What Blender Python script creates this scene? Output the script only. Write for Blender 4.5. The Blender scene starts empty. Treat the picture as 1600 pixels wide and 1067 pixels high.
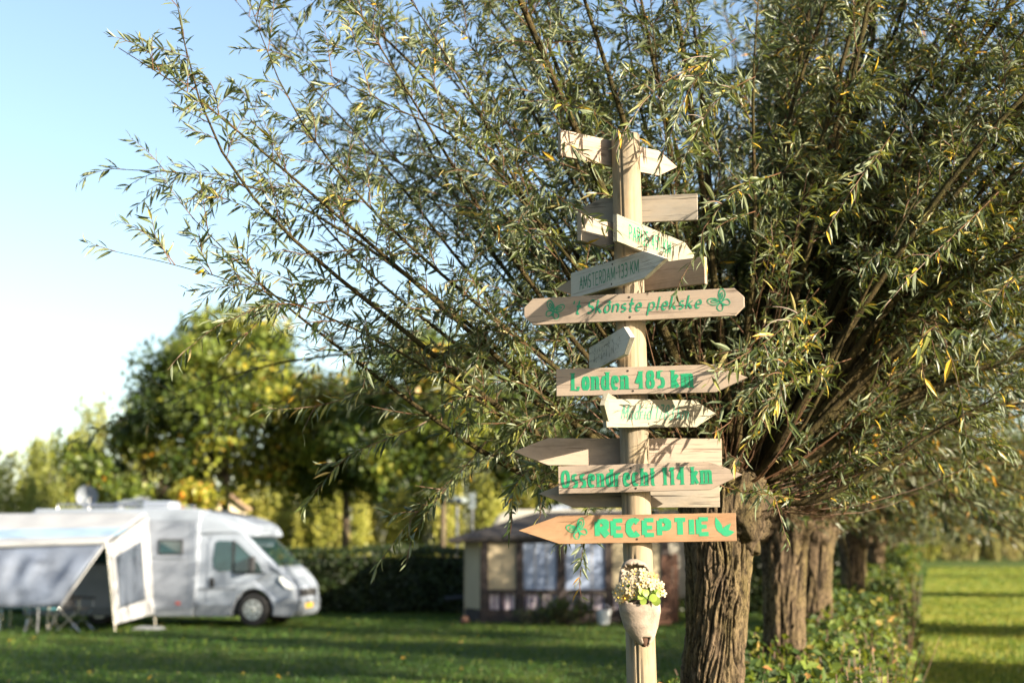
import bpy, bmesh, math, random
import numpy as np
from mathutils import Vector, Matrix
R = math.radians
sc = bpy.context.scene
COL = sc.collection

# ------------------------------------------------------------------ camera, world, sun, exposure
CAMZ = 1.65
F = 2222.2
PITCH = math.atan((856 - 533.5) / F)
cam_d = bpy.data.cameras.new('camera'); cam = bpy.data.objects.new('camera', cam_d); COL.objects.link(cam)
cam.location = (0, 0, CAMZ); cam.rotation_euler = (math.pi / 2 + PITCH, 0, 0)
cam_d.lens = 50; cam_d.sensor_width = 36; cam_d.clip_start = 0.05; cam_d.clip_end = 2000
cam_d.dof.use_dof = True; cam_d.dof.focus_distance = 6.0; cam_d.dof.aperture_fstop = 1.9
sc.camera = cam
SUN_AZ = 124.0      # clockwise from +Y
SUN_EL = 17.0
world = bpy.data.worlds.new('World'); sc.world = world; world.use_nodes = True
wn = world.node_tree; wn.nodes.clear()
sky = wn.nodes.new('ShaderNodeTexSky'); sky.sky_type = 'NISHITA'; sky.sun_disc = False
sky.sun_elevation = R(SUN_EL); sky.sun_rotation = R(SUN_AZ); sky.air_density = 1.0; sky.dust_density = 1.5; sky.ozone_density = 1.0
bg = wn.nodes.new('ShaderNodeBackground'); bg.inputs[1].default_value = 0.070
wo = wn.nodes.new('ShaderNodeOutputWorld')
wn.links.new(sky.outputs[0], bg.inputs[0]); wn.links.new(bg.outputs[0], wo.inputs[0])
SUNV = Vector((math.sin(R(SUN_AZ)) * math.cos(R(SUN_EL)), math.cos(R(SUN_AZ)) * math.cos(R(SUN_EL)), math.sin(R(SUN_EL))))
sun_d = bpy.data.lights.new('sun', 'SUN'); sun_d.energy = 5.0; sun_d.angle = R(0.5); sun_d.color = (1.0, 0.87, 0.66)
sun = bpy.data.objects.new('sun', sun_d); COL.objects.link(sun)
sun.rotation_euler = SUNV.to_track_quat('Z', 'Y').to_euler(); sun.location = SUNV * 60
sc.view_settings.view_transform = 'Standard'; sc.view_settings.look = 'None'
sc.view_settings.exposure = 2.12; sc.view_settings.gamma = 1.0; sc.view_settings.use_curve_mapping = False

# ------------------------------------------------------------------ helpers
rnd = random.Random(7)
_cp, _sp = math.cos(PITCH), math.sin(PITCH)
def at(px, py, Y):
    """point of the place that the photograph shows at (px,py), Y metres ahead"""
    u = (px - 800) / F; v = -(py - 533.5) / F
    d = Vector((u, _cp - v * _sp, _sp + v * _cp))
    t = Y / d.y
    return Vector((d.x * t, Y, CAMZ + d.z * t))
def proj(p):
    d = p[1] * _cp + (p[2] - CAMZ) * _sp
    return 800 + F * p[0] / d, 533.5 - F * (-p[1] * _sp + (p[2] - CAMZ) * _cp) / d

def _hash(ix, iy, iz, s):
    h = (ix * 374761393 + iy * 668265263 + iz * 2147483647 + s * 1274126177) & 0xffffffff
    h = ((h ^ (h >> 13)) * 1274126177) & 0xffffffff
    h = (h ^ (h >> 16)) & 0xffffffff
    return h / 4294967295.0
def vnoise(x, y, z, s=0):
    x = np.asarray(x, float); y = np.asarray(y, float); z = np.asarray(z, float)
    ix = np.floor(x).astype(np.int64); iy = np.floor(y).astype(np.int64); iz = np.floor(z).astype(np.int64)
    fx = x - ix; fy = y - iy; fz = z - iz
    fx = fx * fx * (3 - 2 * fx); fy = fy * fy * (3 - 2 * fy); fz = fz * fz * (3 - 2 * fz)
    r = 0
    for a in (0, 1):
        for b in (0, 1):
            for c in (0, 1):
                w = (fx if a else 1 - fx) * (fy if b else 1 - fy) * (fz if c else 1 - fz)
                r = r + w * _hash(ix + a, iy + b, iz + c, s)
    return r * 2 - 1

def empty(name, loc, label=None, cat=None, group=None, rz=0):
    o = bpy.data.objects.new(name, None); COL.objects.link(o)
    o.location = loc; o.rotation_euler = (0, 0, rz); o.empty_display_size = 0.2
    return tag(o, label, cat, group)
def tag(o, label=None, cat=None, group=None, kind=None):
    if label: o['label'] = label
    if cat: o['category'] = cat
    if group: o['group'] = group
    if kind: o['kind'] = kind
    return o
def wloc(o):
    v = Vector((0, 0, 0))
    while o is not None:
        v += Vector(o.location); o = o.parent
    return v
def mesh_np(name, V, Fs, mat, smooth=False, attrs=None):
    """V (n,3); Fs list of int arrays (m,k)"""
    me = bpy.data.meshes.new(name)
    V = np.asarray(V, np.float32)
    if not isinstance(Fs, list): Fs = [Fs]
    loops = np.concatenate([np.asarray(f, np.int32).ravel() for f in Fs])
    tot = np.concatenate([np.full(len(f), np.asarray(f).shape[1], np.int32) for f in Fs])
    st = np.concatenate([[0], np.cumsum(tot)[:-1]]).astype(np.int32)
    me.vertices.add(len(V)); me.vertices.foreach_set('co', V.ravel())
    me.loops.add(len(loops)); me.loops.foreach_set('vertex_index', loops)
    me.polygons.add(len(tot)); me.polygons.foreach_set('loop_start', st); me.polygons.foreach_set('loop_total', tot)
    me.polygons.foreach_set('use_smooth', np.full(len(tot), smooth, bool))
    if attrs:
        for k, a in attrs.items():
            at_ = me.attributes.new(k, 'FLOAT', 'POINT'); at_.data.foreach_set('value', np.asarray(a, np.float32))
    me.update(calc_edges=True)
    me.materials.append(mat)
    return me
def obj(name, me, parent=None, kind=None):
    o = bpy.data.objects.new(name, me); COL.objects.link(o); o.parent = parent
    if kind: o['kind'] = kind
    return o
def part(name, V, Fs, mat, parent=None, smooth=False, attrs=None, local=False, kind=None, label=None):
    V = np.asarray(V, float).reshape(-1, 3)
    if parent is not None and not local:
        V = V - np.array(wloc(parent))
    if isinstance(Fs, np.ndarray) or (isinstance(Fs, list) and len(Fs) and isinstance(Fs[0], np.ndarray)):
        me = mesh_np(name, V, Fs, mat, smooth, attrs)
    else:
        me = bpy.data.meshes.new(name); me.from_pydata([tuple(v) for v in V], [], Fs); me.materials.append(mat)
        if smooth: me.polygons.foreach_set('use_smooth', [True] * len(me.polygons))
        me.update()
    o = obj(name, me, parent, kind)
    if label: o['label'] = label
    return o
class MB:
    """collects simple shapes that belong to ONE part"""
    def __init__(s): s.V = []; s.F = []
    def add(s, V, Fc):
        n = len(s.V); s.V += [tuple(v) for v in V]; s.F += [tuple(i + n for i in f) for f in Fc]; return s
    def box(s, c, d, rz=0, ry=0):
        M = Matrix.Translation(c) @ Matrix.Rotation(rz, 4, 'Z') @ Matrix.Rotation(ry, 4, 'Y')
        V = [M @ Vector((x * d[0] / 2, y * d[1] / 2, z * d[2] / 2)) for x in (-1, 1) for y in (-1, 1) for z in (-1, 1)]
        return s.add(V, [(0, 1, 3, 2), (4, 6, 7, 5), (0, 4, 5, 1), (2, 3, 7, 6), (0, 2, 6, 4), (1, 5, 7, 3)])
    def tube(s, pts, rad, k=8, cap=True):
        pts = [Vector(p) for p in pts]
        if not hasattr(rad, '__len__'): rad = [rad] * len(pts)
        V = []; Fc = []; up = None
        for i, p in enumerate(pts):
            t = (pts[min(i + 1, len(pts) - 1)] - pts[max(i - 1, 0)]).normalized()
            if up is None:
                up = t.orthogonal().normalized()
            a = (up - t * up.dot(t)).normalized(); b = t.cross(a); up = a
            for j in range(k):
                an = 2 * math.pi * j / k
                V.append(p + (a * math.cos(an) + b * math.sin(an)) * rad[i])
        for i in range(len(pts) - 1):
            for j in range(k):
                j2 = (j + 1) % k
                Fc.append((i * k + j, i * k + j2, (i + 1) * k + j2, (i + 1) * k + j))
        if cap:
            Fc.append(tuple(range(k - 1, -1, -1))); Fc.append(tuple((len(pts) - 1) * k + j for j in range(k)))
        return s.add(V, Fc)
    def prism(s, outline, y0, y1, f=None):
        """outline of (x,z), extruded along y"""
        n = len(outline); V = []
        for y in (y0, y1):
            for (x, z) in outline:
                V.append(f(x, y, z) if f else (x, y, z))
        Fc = [tuple(range(n)), tuple(range(2 * n - 1, n - 1, -1))]
        for i in range(n):
            j = (i + 1) % n
            Fc.append((i, i + n, j + n, j))
        return s.add(V, Fc)
    def build(s, name, mat, parent=None, smooth=False, bevel=0, local=False, label=None, kind=None, seg=2):
        V = np.array(s.V, float)
        if parent is not None and not local: V = V - np.array(wloc(parent))
        bm = bmesh.new(); vs = [bm.verts.new(v) for v in V]
        for f in s.F:
            try: bm.faces.new([vs[i] for i in f])
            except ValueError: pass
        bmesh.ops.recalc_face_normals(bm, faces=bm.faces)
        if bevel:
            bmesh.ops.bevel(bm, geom=list(bm.edges), offset=bevel, segments=seg, profile=0.5, affect='EDGES', clamp_overlap=True)
        me = bpy.data.meshes.new(name); bm.to_mesh(me); bm.free()
        if smooth: me.polygons.foreach_set('use_smooth', [True] * len(me.polygons))
        me.materials.append(mat)
        o = obj(name, me, parent, kind)
        if label: o['label'] = label
        return o

# ------------------------------------------------------------------ materials
def new_mat(name):
    m = bpy.data.materials.new(name); m.use_nodes = True; nt = m.node_tree; nt.nodes.clear()
    out = nt.nodes.new('ShaderNodeOutputMaterial'); return m, nt, out
def N(nt, t, **kw):
    n = nt.nodes.new(t)
    for k, v in kw.items(): setattr(n, k, v)
    return n
def ramp(nt, fac, stops):
    r = nt.nodes.new('ShaderNodeValToRGB'); e = r.color_ramp.elements
    while len(e) < len(stops): e.new(0.5)
    for i, (p, c) in enumerate(stops):
        e[i].position = p; e[i].color = (c[0], c[1], c[2], 1)
    nt.links.new(fac, r.inputs[0]); return r.outputs[0]
def noise(nt, scale=5, vec=None, detail=4, rough=0.6, dist=0):
    n = nt.nodes.new('ShaderNodeTexNoise'); n.inputs['Scale'].default_value = scale; n.inputs['Detail'].default_value = detail
    n.inputs['Roughness'].default_value = rough; n.inputs['Distortion'].default_value = dist
    if vec is not None: nt.links.new(vec, n.inputs['Vector'])
    return n.outputs[0]
def coords(nt, scale=(1, 1, 1), space='Object', offs=None):
    tc = nt.nodes.new('ShaderNodeTexCoord'); mp = nt.nodes.new('ShaderNodeMapping'); mp.inputs['Scale'].default_value = scale
    nt.links.new(tc.outputs[space], mp.inputs[0])
    if offs:
        oi = nt.nodes.new('ShaderNodeObjectInfo'); ml = nt.nodes.new('ShaderNodeMath'); ml.operation = 'MULTIPLY'; ml.inputs[1].default_value = 37.0
        nt.links.new(oi.outputs['Random'], ml.inputs[0]); nt.links.new(ml.outputs[0], mp.inputs['Location'])
    return mp.outputs[0]
def mixc(nt, fac, a, b, mode='MIX'):
    m = nt.nodes.new('ShaderNodeMix'); m.data_type = 'RGBA'; m.blend_type = mode
    for s, v in ((0, fac), (6, a), (7, b)):
        if hasattr(v, 'is_linked') or hasattr(v, 'links'): nt.links.new(v, m.inputs[s])
        elif s == 0: m.inputs[0].default_value = v
        else: m.inputs[s].default_value = (v[0], v[1], v[2], 1)
    return m.outputs[2]
def mathn(nt, op, a, b=None):
    m = nt.nodes.new('ShaderNodeMath'); m.operation = op
    for i, v in ((0, a), (1, b)):
        if v is None: continue
        if isinstance(v, (int, float)): m.inputs[i].default_value = v
        else: nt.links.new(v, m.inputs[i])
    return m.outputs[0]
def principled(nt, out, col, rough=0.6, metal=0, bump=None, bs=0.3, bd=0.01, coat=0, spec=0.5, alpha=None):
    p = nt.nodes.new('ShaderNodeBsdfPrincipled')
    if isinstance(col, tuple): p.inputs['Base Color'].default_value = (*col[:3], 1)
    else: nt.links.new(col, p.inputs['Base Color'])
    if isinstance(rough, (int, float)): p.inputs['Roughness'].default_value = rough
    else: nt.links.new(rough, p.inputs['Roughness'])
    p.inputs['Metallic'].default_value = metal; p.inputs['Coat Weight'].default_value = coat
    p.inputs['Specular IOR Level'].default_value = spec
    if alpha is not None: p.inputs['Alpha'].default_value = alpha
    if bump is not None:
        b = nt.nodes.new('ShaderNodeBump'); b.inputs['Strength'].default_value = bs; b.inputs['Distance'].default_value = bd
        nt.links.new(bump, b.inputs['Height']); nt.links.new(b.outputs[0], p.inputs['Normal'])
    nt.links.new(p.outputs[0], out.inputs[0]); return p
def plain(name, col, rough=0.55, metal=0, var=0.12, scale=6, bump=0.15, coat=0, spec=0.5, alpha=None):
    """one paint/plastic/metal with slight mottling and wear"""
    m, nt, out = new_mat(name); v = coords(nt)
    n1 = noise(nt, scale, v, 5, 0.65); dark = tuple(c * (1 - var) for c in col); lite = tuple(min(1, c * (1 + var)) for c in col)
    c = ramp(nt, n1, [(0.3, dark), (0.7, lite)])
    principled(nt, out, c, rough, metal, noise(nt, scale * 8, v, 3), bump, 0.003, coat, spec, alpha); return m
def wood(name, base, dark, grey, axis='x', gk=0.4, streak=26):
    """weathered sawn softwood; grain runs along the given object axis"""
    m, nt, out = new_mat(name)
    s = (1.3, streak, streak) if axis == 'x' else (streak, streak, 1.3)
    v = coords(nt, s, offs=True); v2 = coords(nt, (3, 9, 9) if axis == 'x' else (9, 9, 3), offs=True)
    vf = coords(nt, (4, 150, 150) if axis == 'x' else (150, 150, 4), offs=True)
    g = noise(nt, 1.6, v, 6, 0.6, 0.6); pz = noise(nt, 1.1, v2, 5, 0.65); fine = noise(nt, 1, vf, 3, 0.6)
    c = ramp(nt, g, [(0.28, dark), (0.42, base), (0.62, base), (0.8, tuple(min(1, x * 1.15) for x in base))])
    gm = mathn(nt, 'MULTIPLY', ramp(nt, pz, [(0.4, (0, 0, 0)), (0.68, (1, 1, 1))]), gk)
    c = mixc(nt, gm, c, grey)
    crack = ramp(nt, fine, [(0.30, (1, 1, 1)), (0.37, (0, 0, 0))])
    c = mixc(nt, mathn(nt, 'MULTIPLY', crack, 0.8), c, tuple(x * 0.35 for x in dark))
    # long drying splits and a few knots
    vs = coords(nt, (1.1, 55, 55) if axis == 'x' else (55, 55, 1.1), offs=True); sp = ramp(nt, noise(nt, 1.0, vs, 2, .5), [(0.255, (1, 1, 1)), (0.30, (0, 0, 0))])
    c = mixc(nt, mathn(nt, 'MULTIPLY', sp, 0.85), c, (0.02, 0.015, 0.012))
    vo = nt.nodes.new('ShaderNodeTexVoronoi'); vo.inputs['Scale'].default_value = 1.0; nt.links.new(coords(nt, (5, 11, 11) if axis == 'x' else (11, 11, 5), offs=True), vo.inputs['Vector'])
    kn = ramp(nt, vo.outputs['Distance'], [(0.05, (1, 1, 1)), (0.13, (0, 0, 0))]); sel = mathn(nt, 'GREATER_THAN', vo.outputs['Color'], 0.62)
    c = mixc(nt, mathn(nt, 'MULTIPLY', mathn(nt, 'MULTIPLY', kn, sel), 0.75), c, tuple(x * 0.6 for x in dark))
    st = ramp(nt, noise(nt, 1, coords(nt, (2.2, 5, 5) if axis == 'x' else (5, 5, 2.2), offs=True), 6, .7), [(0.5, (0, 0, 0)), (0.72, (1, 1, 1))])
    c = mixc(nt, mathn(nt, 'MULTIPLY', st, 0.6), c, tuple(x * 0.8 for x in dark))
    h = mathn(nt, 'SUBTRACT', mathn(nt, 'SUBTRACT', g, mathn(nt, 'MULTIPLY', crack, 0.5)), sp)
    principled(nt, out, c, 0.78, 0, h, 0.55, 0.003, spec=0.25); return m
def leaf_mat(name, cols, under=(0.20, 0.24, 0.17), trans=0.35, rough=0.42, under_k=0.6, attr='tint'):
    """cols: ramp stops over the per-leaf tint; underside paler; light shines through"""
    m, nt, out = new_mat(name)
    a = N(nt, 'ShaderNodeAttribute', attribute_name=attr); oi = N(nt, 'ShaderNodeObjectInfo')
    t = mathn(nt, 'FRACT', mathn(nt, 'ADD', a.outputs['Fac'], mathn(nt, 'MULTIPLY', oi.outputs['Random'], 0.0 if attr != 'tint' else 0.0)))
    c = ramp(nt, t, cols)
    geo = N(nt, 'ShaderNodeNewGeometry')
    cu = mixc(nt, mathn(nt, 'MULTIPLY', geo.outputs['Backfacing'], under_k), c, under)
    p = nt.nodes.new('ShaderNodeBsdfPrincipled'); nt.links.new(cu, p.inputs['Base Color']); p.inputs['Roughness'].default_value = rough
    p.inputs['Specular IOR Level'].default_value = 0.3
    tr = N(nt, 'ShaderNodeBsdfTranslucent'); ct = mixc(nt, 0.5, c, (0.32, 0.36, 0.03)); nt.links.new(ct, tr.inputs[0])
    mx = N(nt, 'ShaderNodeMixShader'); mx.inputs[0].default_value = trans
    nt.links.new(p.outputs[0], mx.inputs[1]); nt.links.new(tr.outputs[0], mx.inputs[2]); nt.links.new(mx.outputs[0], out.inputs[0])
    return m
def bark(name, ridge, furrow, moss_sun, scale=(14, 14, 3)):
    m, nt, out = new_mat(name); v = coords(nt, scale); n1 = noise(nt, 1.5, v, 6, 0.7, 0.8)
    v2 = coords(nt, (2.5, 2.5, 1.2)); n2 = noise(nt, 1.4, v2, 4)
    c = ramp(nt, n1, [(0.32, tuple(x * .35 for x in ridge)), (0.5, ridge), (0.72, tuple(x * 1.5 for x in ridge))])
    c = mixc(nt, mathn(nt, 'MULTIPLY', ramp(nt, n2, [(0.45, (0, 0, 0)), (0.65, (1, 1, 1))]), 0.55), c, moss_sun)
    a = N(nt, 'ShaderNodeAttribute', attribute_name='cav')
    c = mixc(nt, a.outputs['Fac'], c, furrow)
    nb = noise(nt, 9, coords(nt, (5, 5, 2.2)), 6, 0.75); c = mixc(nt, mathn(nt, 'MULTIPLY', ramp(nt, nb, [(0.42, (1, 1, 1)), (0.52, (0, 0, 0))]), 0.7), c, furrow)
    principled(nt, out, c, 0.92, 0, mathn(nt, 'ADD', n1, mathn(nt, 'MULTIPLY', nb, 1.3)), 1.0, 0.016, spec=0.15); return m
M = {}
M['wood_pale'] = wood('weathered_board_wood', (0.285, 0.222, 0.172), (0.10, 0.07, 0.052), (0.21, 0.18, 0.16))
M['wood_grey'] = wood('greyed_board_wood', (0.25, 0.21, 0.165), (0.09, 0.075, 0.06), (0.19, 0.18, 0.165), gk=0.8)
M['wood_cream'] = wood('cream_board_wood', (0.225, 0.205, 0.155), (0.11, 0.09, 0.06), (0.18, 0.17, 0.145), gk=0.4)
M['wood_shade_lift'] = wood('shade_lifted_board_wood', (0.50, 0.45, 0.40), (0.26, 0.22, 0.19), (0.42, 0.40, 0.38), gk=0.6)  # paler base colour lifts the shade on the two side-turned boards
M['wood_new'] = wood('fresh_orange_board_wood', (0.25, 0.145, 0.078), (0.10, 0.045, 0.02), (0.25, 0.165, 0.105), gk=0.5, streak=18)
M['wood_post'] = wood('post_wood', (0.24, 0.182, 0.115), (0.09, 0.066, 0.04), (0.165, 0.15, 0.125), axis='z', gk=0.7)
M['clog'] = plain('clog_wood', (0.235, 0.19, 0.155), 0.8, var=0.4, scale=14, bump=0.5, spec=0.2)
M['clog_dark'] = plain('rotten_clog_edge', (0.06, 0.035, 0.025), 0.95, var=0.4, scale=40, spec=0.1)
M['soil'] = plain('potting_soil', (0.035, 0.022, 0.015), 0.95, var=0.4, scale=60, bump=0.8)
def paint(name, col):
    m, nt, out = new_mat(name); v = coords(nt, (6, 6, 60)); n1 = noise(nt, 3, v, 5, 0.7)
    c = ramp(nt, n1, [(0.25, tuple(x * 0.7 + 0.03 for x in col)), (0.5, col), (0.8, tuple(x * 1.15 for x in col))])
    chip = ramp(nt, noise(nt, 1.0, coords(nt, (14, 14, 120), offs=True), 5, .7), [(0.635, (0, 0, 0)), (0.69, (1, 1, 1))])
    c = mixc(nt, mathn(nt, 'MULTIPLY', chip, 0.8), c, (0.25, 0.19, 0.14))
    principled(nt, out, c, 0.55, bump=n1, bs=0.2, bd=0.001); return m
M['green'] = paint('green_lettering_paint', (0.003, 0.205, 0.09))
M['green_thin'] = paint('green_stencil_paint', (0.008, 0.17, 0.085))
M['green_fade'] = paint('faded_green_paint', (0.006, 0.10, 0.06))
M['grey_fade'] = paint('faded_dark_lettering', (0.11, 0.12, 0.105))
M['screw'] = plain('rusty_screw', (0.05, 0.04, 0.035), 0.5, 0.7, 0.4)
M['bark'] = bark('willow_bark', (0.125, 0.090, 0.058), (0.007, 0.005, 0.004), (0.155, 0.125, 0.042))  # moss tone yellowed so its colour carries golden sunlight on the trunks
M['limb'] = bark('willow_limb_bark', (0.058, 0.043, 0.017), (0.014, 0.010, 0.006), (0.045, 0.046, 0.014), (9, 9, 9))
M['twig'] = plain('willow_twig_bark', (0.075, 0.034, 0.014), 0.6, var=0.45, scale=3)
W_COL = [(0.0, (0.006, 0.012, 0.005)), (0.35, (0.022, 0.037, 0.012)), (0.62, (0.078, 0.098, 0.028)), (0.86, (0.18, 0.18, 0.045)), (0.93, (0.42, 0.28, 0.03)), (1.0, (0.46, 0.22, 0.02))]
M['wleaf'] = leaf_mat('willow_leaf', W_COL, under=(0.185, 0.215, 0.145), trans=0.2, rough=0.4)
M['tleaf'] = leaf_mat('maple_leaf', [(0.0, (0.009, 0.019, 0.004)), (0.3, (0.034, 0.058, 0.010)), (0.55, (0.115, 0.155, 0.022)), (0.78, (0.26, 0.25, 0.03)), (0.92, (0.36, 0.20, 0.02)), (1.0, (0.42, 0.14, 0.02))], under_k=0.2)
M['pleaf'] = leaf_mat('pale_shrub_leaf', [(0.0, (0.09, 0.11, 0.022)), (0.5, (0.22, 0.24, 0.045)), (0.8, (0.34, 0.32, 0.06)), (1.0, (0.42, 0.34, 0.08))], under_k=0.3)
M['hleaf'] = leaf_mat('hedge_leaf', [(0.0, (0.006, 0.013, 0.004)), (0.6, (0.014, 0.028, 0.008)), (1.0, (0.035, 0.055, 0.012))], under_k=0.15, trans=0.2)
M['nleaf'] = leaf_mat('undergrowth_leaf', [(0.0, (0.006, 0.016, 0.003)), (0.45, (0.020, 0.045, 0.006)), (0.8, (0.10, 0.14, 0.015)), (0.92, (0.25, 0.22, 0.05)), (1.0, (0.22, 0.08, 0.03))], under_k=0.05, trans=0.3, rough=0.65)
M['grass'] = leaf_mat('grass_blade', [(0.0, (0.010, 0.042, 0.006)), (0.4, (0.040, 0.100, 0.011)), (0.75, (0.16, 0.20, 0.018)), (0.9, (0.25, 0.25, 0.03)), (1.0, (0.28, 0.22, 0.06))], under_k=0.0, trans=0.3, rough=0.6)
M['reed'] = leaf_mat('dry_reed_leaf', [(0.0, (0.10, 0.12, 0.04)), (0.5, (0.26, 0.25, 0.09)), (1.0, (0.45, 0.35, 0.16))], under_k=0.0)
M['tbark'] = bark('maple_bark', (0.13, 0.10, 0.07), (0.04, 0.03, 0.02), (0.10, 0.10, 0.05))
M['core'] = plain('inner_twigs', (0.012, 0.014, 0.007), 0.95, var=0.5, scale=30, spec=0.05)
# ------------------------------------------------------------------ ground
def ground_mat():
    m, nt, out = new_mat('lawn'); v = coords(nt); n1 = noise(nt, 0.25, v, 5); n2 = noise(nt, 3.0, v, 6, 0.7); n3 = noise(nt, 60, v, 4, 0.8)
    c = ramp(nt, n2, [(0.3, (0.022, 0.048, 0.005)), (0.55, (0.045, 0.078, 0.008)), (0.75, (0.085, 0.11, 0.013))])
    c = mixc(nt, mathn(nt, 'MULTIPLY', ramp(nt, n1, [(0.45, (0, 0, 0)), (0.7, (1, 1, 1))]), 0.6), c, (0.145, 0.145, 0.025))
    c = mixc(nt, mathn(nt, 'MULTIPLY', ramp(nt, n3, [(0.3, (1, 1, 1)), (0.5, (0, 0, 0))]), 0.6), c, (0.02, 0.04, 0.008))
    principled(nt, out, c, 0.85, 0, n3, 1.0, 0.03, spec=0.15); return m
M['ground'] = ground_mat()
GX = np.linspace(-300, 300, 61); GY = np.linspace(-60, 540, 61)
gx, gy = np.meshgrid(GX, GY); V = np.stack([gx.ravel(), gy.ravel(), np.zeros(gx.size)], 1)
ii = (np.arange(60)[:, None] * 61 + np.arange(60)[None, :]).ravel()
g = part('ground', V, np.stack([ii, ii + 1, ii + 62, ii + 61], 1), M['ground']); g['kind'] = 'structure'

ROWS = 0.2925
def row_x(Y): return ROWS * Y - 1.12

# ------------------------------------------------------------------ leaves as numpy batches
LU = np.array([[0, 0, 0], [.28, -.5, .03], [.28, 0, 0], [.28, .5, .03], [.66, -.42, -.01], [.66, 0, -.05], [.66, .42, -.01], [1, 0, -.13]], float)
LT = np.array([[0, 1, 2], [0, 2, 3], [1, 4, 2], [4, 5, 2], [2, 5, 3], [5, 6, 3], [4, 7, 5], [5, 7, 6]])
LU2 = np.array([[0, 0, 0], [.45, -.5, .05], [1, 0, -.06], [.45, .5, .05]], float)
LT2 = np.array([[0, 1, 2], [0, 2, 3]])
def unit(a): return a / np.maximum(np.linalg.norm(a, axis=1, keepdims=True), 1e-9)
def frames(D, Nn):
    D = unit(D); S = unit(np.cross(Nn, D)); Nn = np.cross(D, S); return D, S, Nn
def leaf_batch(P, D, Nn, L, W, tint, U=LU, T=LT):
    D, S, Nn = frames(D, Nn); n = len(P); k = len(U)
    V = (P[:, None, :] + U[None, :, 0:1] * (D * L[:, None])[:, None, :] + U[None, :, 1:2] * (S * W[:, None])[:, None, :]
         + U[None, :, 2:3] * (Nn * L[:, None])[:, None, :])
    Fc = (T[None] + (np.arange(n) * k)[:, None, None]).reshape(-1, 3)
    return V.reshape(-1, 3), Fc, np.repeat(tint, k)
def tubes_np(paths, rads, k=3):
    paths = np.asarray(paths)[:, ::2] if len(paths) > 1500 else paths; rads = np.asarray(rads)[:, ::2] if len(rads) > 1500 else rads
    """many thin open tubes in one batch; every path has the same number of points"""
    P = np.asarray(paths, float); Rr = np.asarray(rads, float); n, m, _ = P.shape
    T = np.gradient(P, axis=1); T /= np.maximum(np.linalg.norm(T, axis=2, keepdims=True), 1e-9)
    ref = np.tile(np.array([0.31, 0.2, 0.93]), (n, m, 1)); A = np.cross(T, ref); A /= np.maximum(np.linalg.norm(A, axis=2, keepdims=True), 1e-9)
    B = np.cross(T, A); an = np.arange(k) * 2 * math.pi / k
    V = P[:, :, None, :] + Rr[:, :, None, None] * (np.cos(an)[None, None, :, None] * A[:, :, None, :] + np.sin(an)[None, None, :, None] * B[:, :, None, :])
    base = (np.arange(n)[:, None, None] * m + np.arange(m - 1)[None, :, None]) * k
    j = np.arange(k)[None, None, :]; j2 = (j + 1) % k
    Q = np.stack([base + j, base + j2, base + k + j2, base + k + j], -1).reshape(-1, 4)
    return V.reshape(-1, 3), Q
leaf_unit = None
def resample(pts, n):
    pts = np.asarray(pts, float); d = np.r_[0, np.cumsum(np.linalg.norm(np.diff(pts, axis=0), axis=1))]
    # smooth via Catmull-like double interpolation
    s = np.linspace(0, d[-1], n); q = np.stack([np.interp(s, d, pts[:, i]) for i in range(3)], 1)
    for _ in range(3): q[1:-1] = 0.25 * q[:-2] + 0.5 * q[1:-1] + 0.25 * q[2:]
    return q, d[-1]

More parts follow.
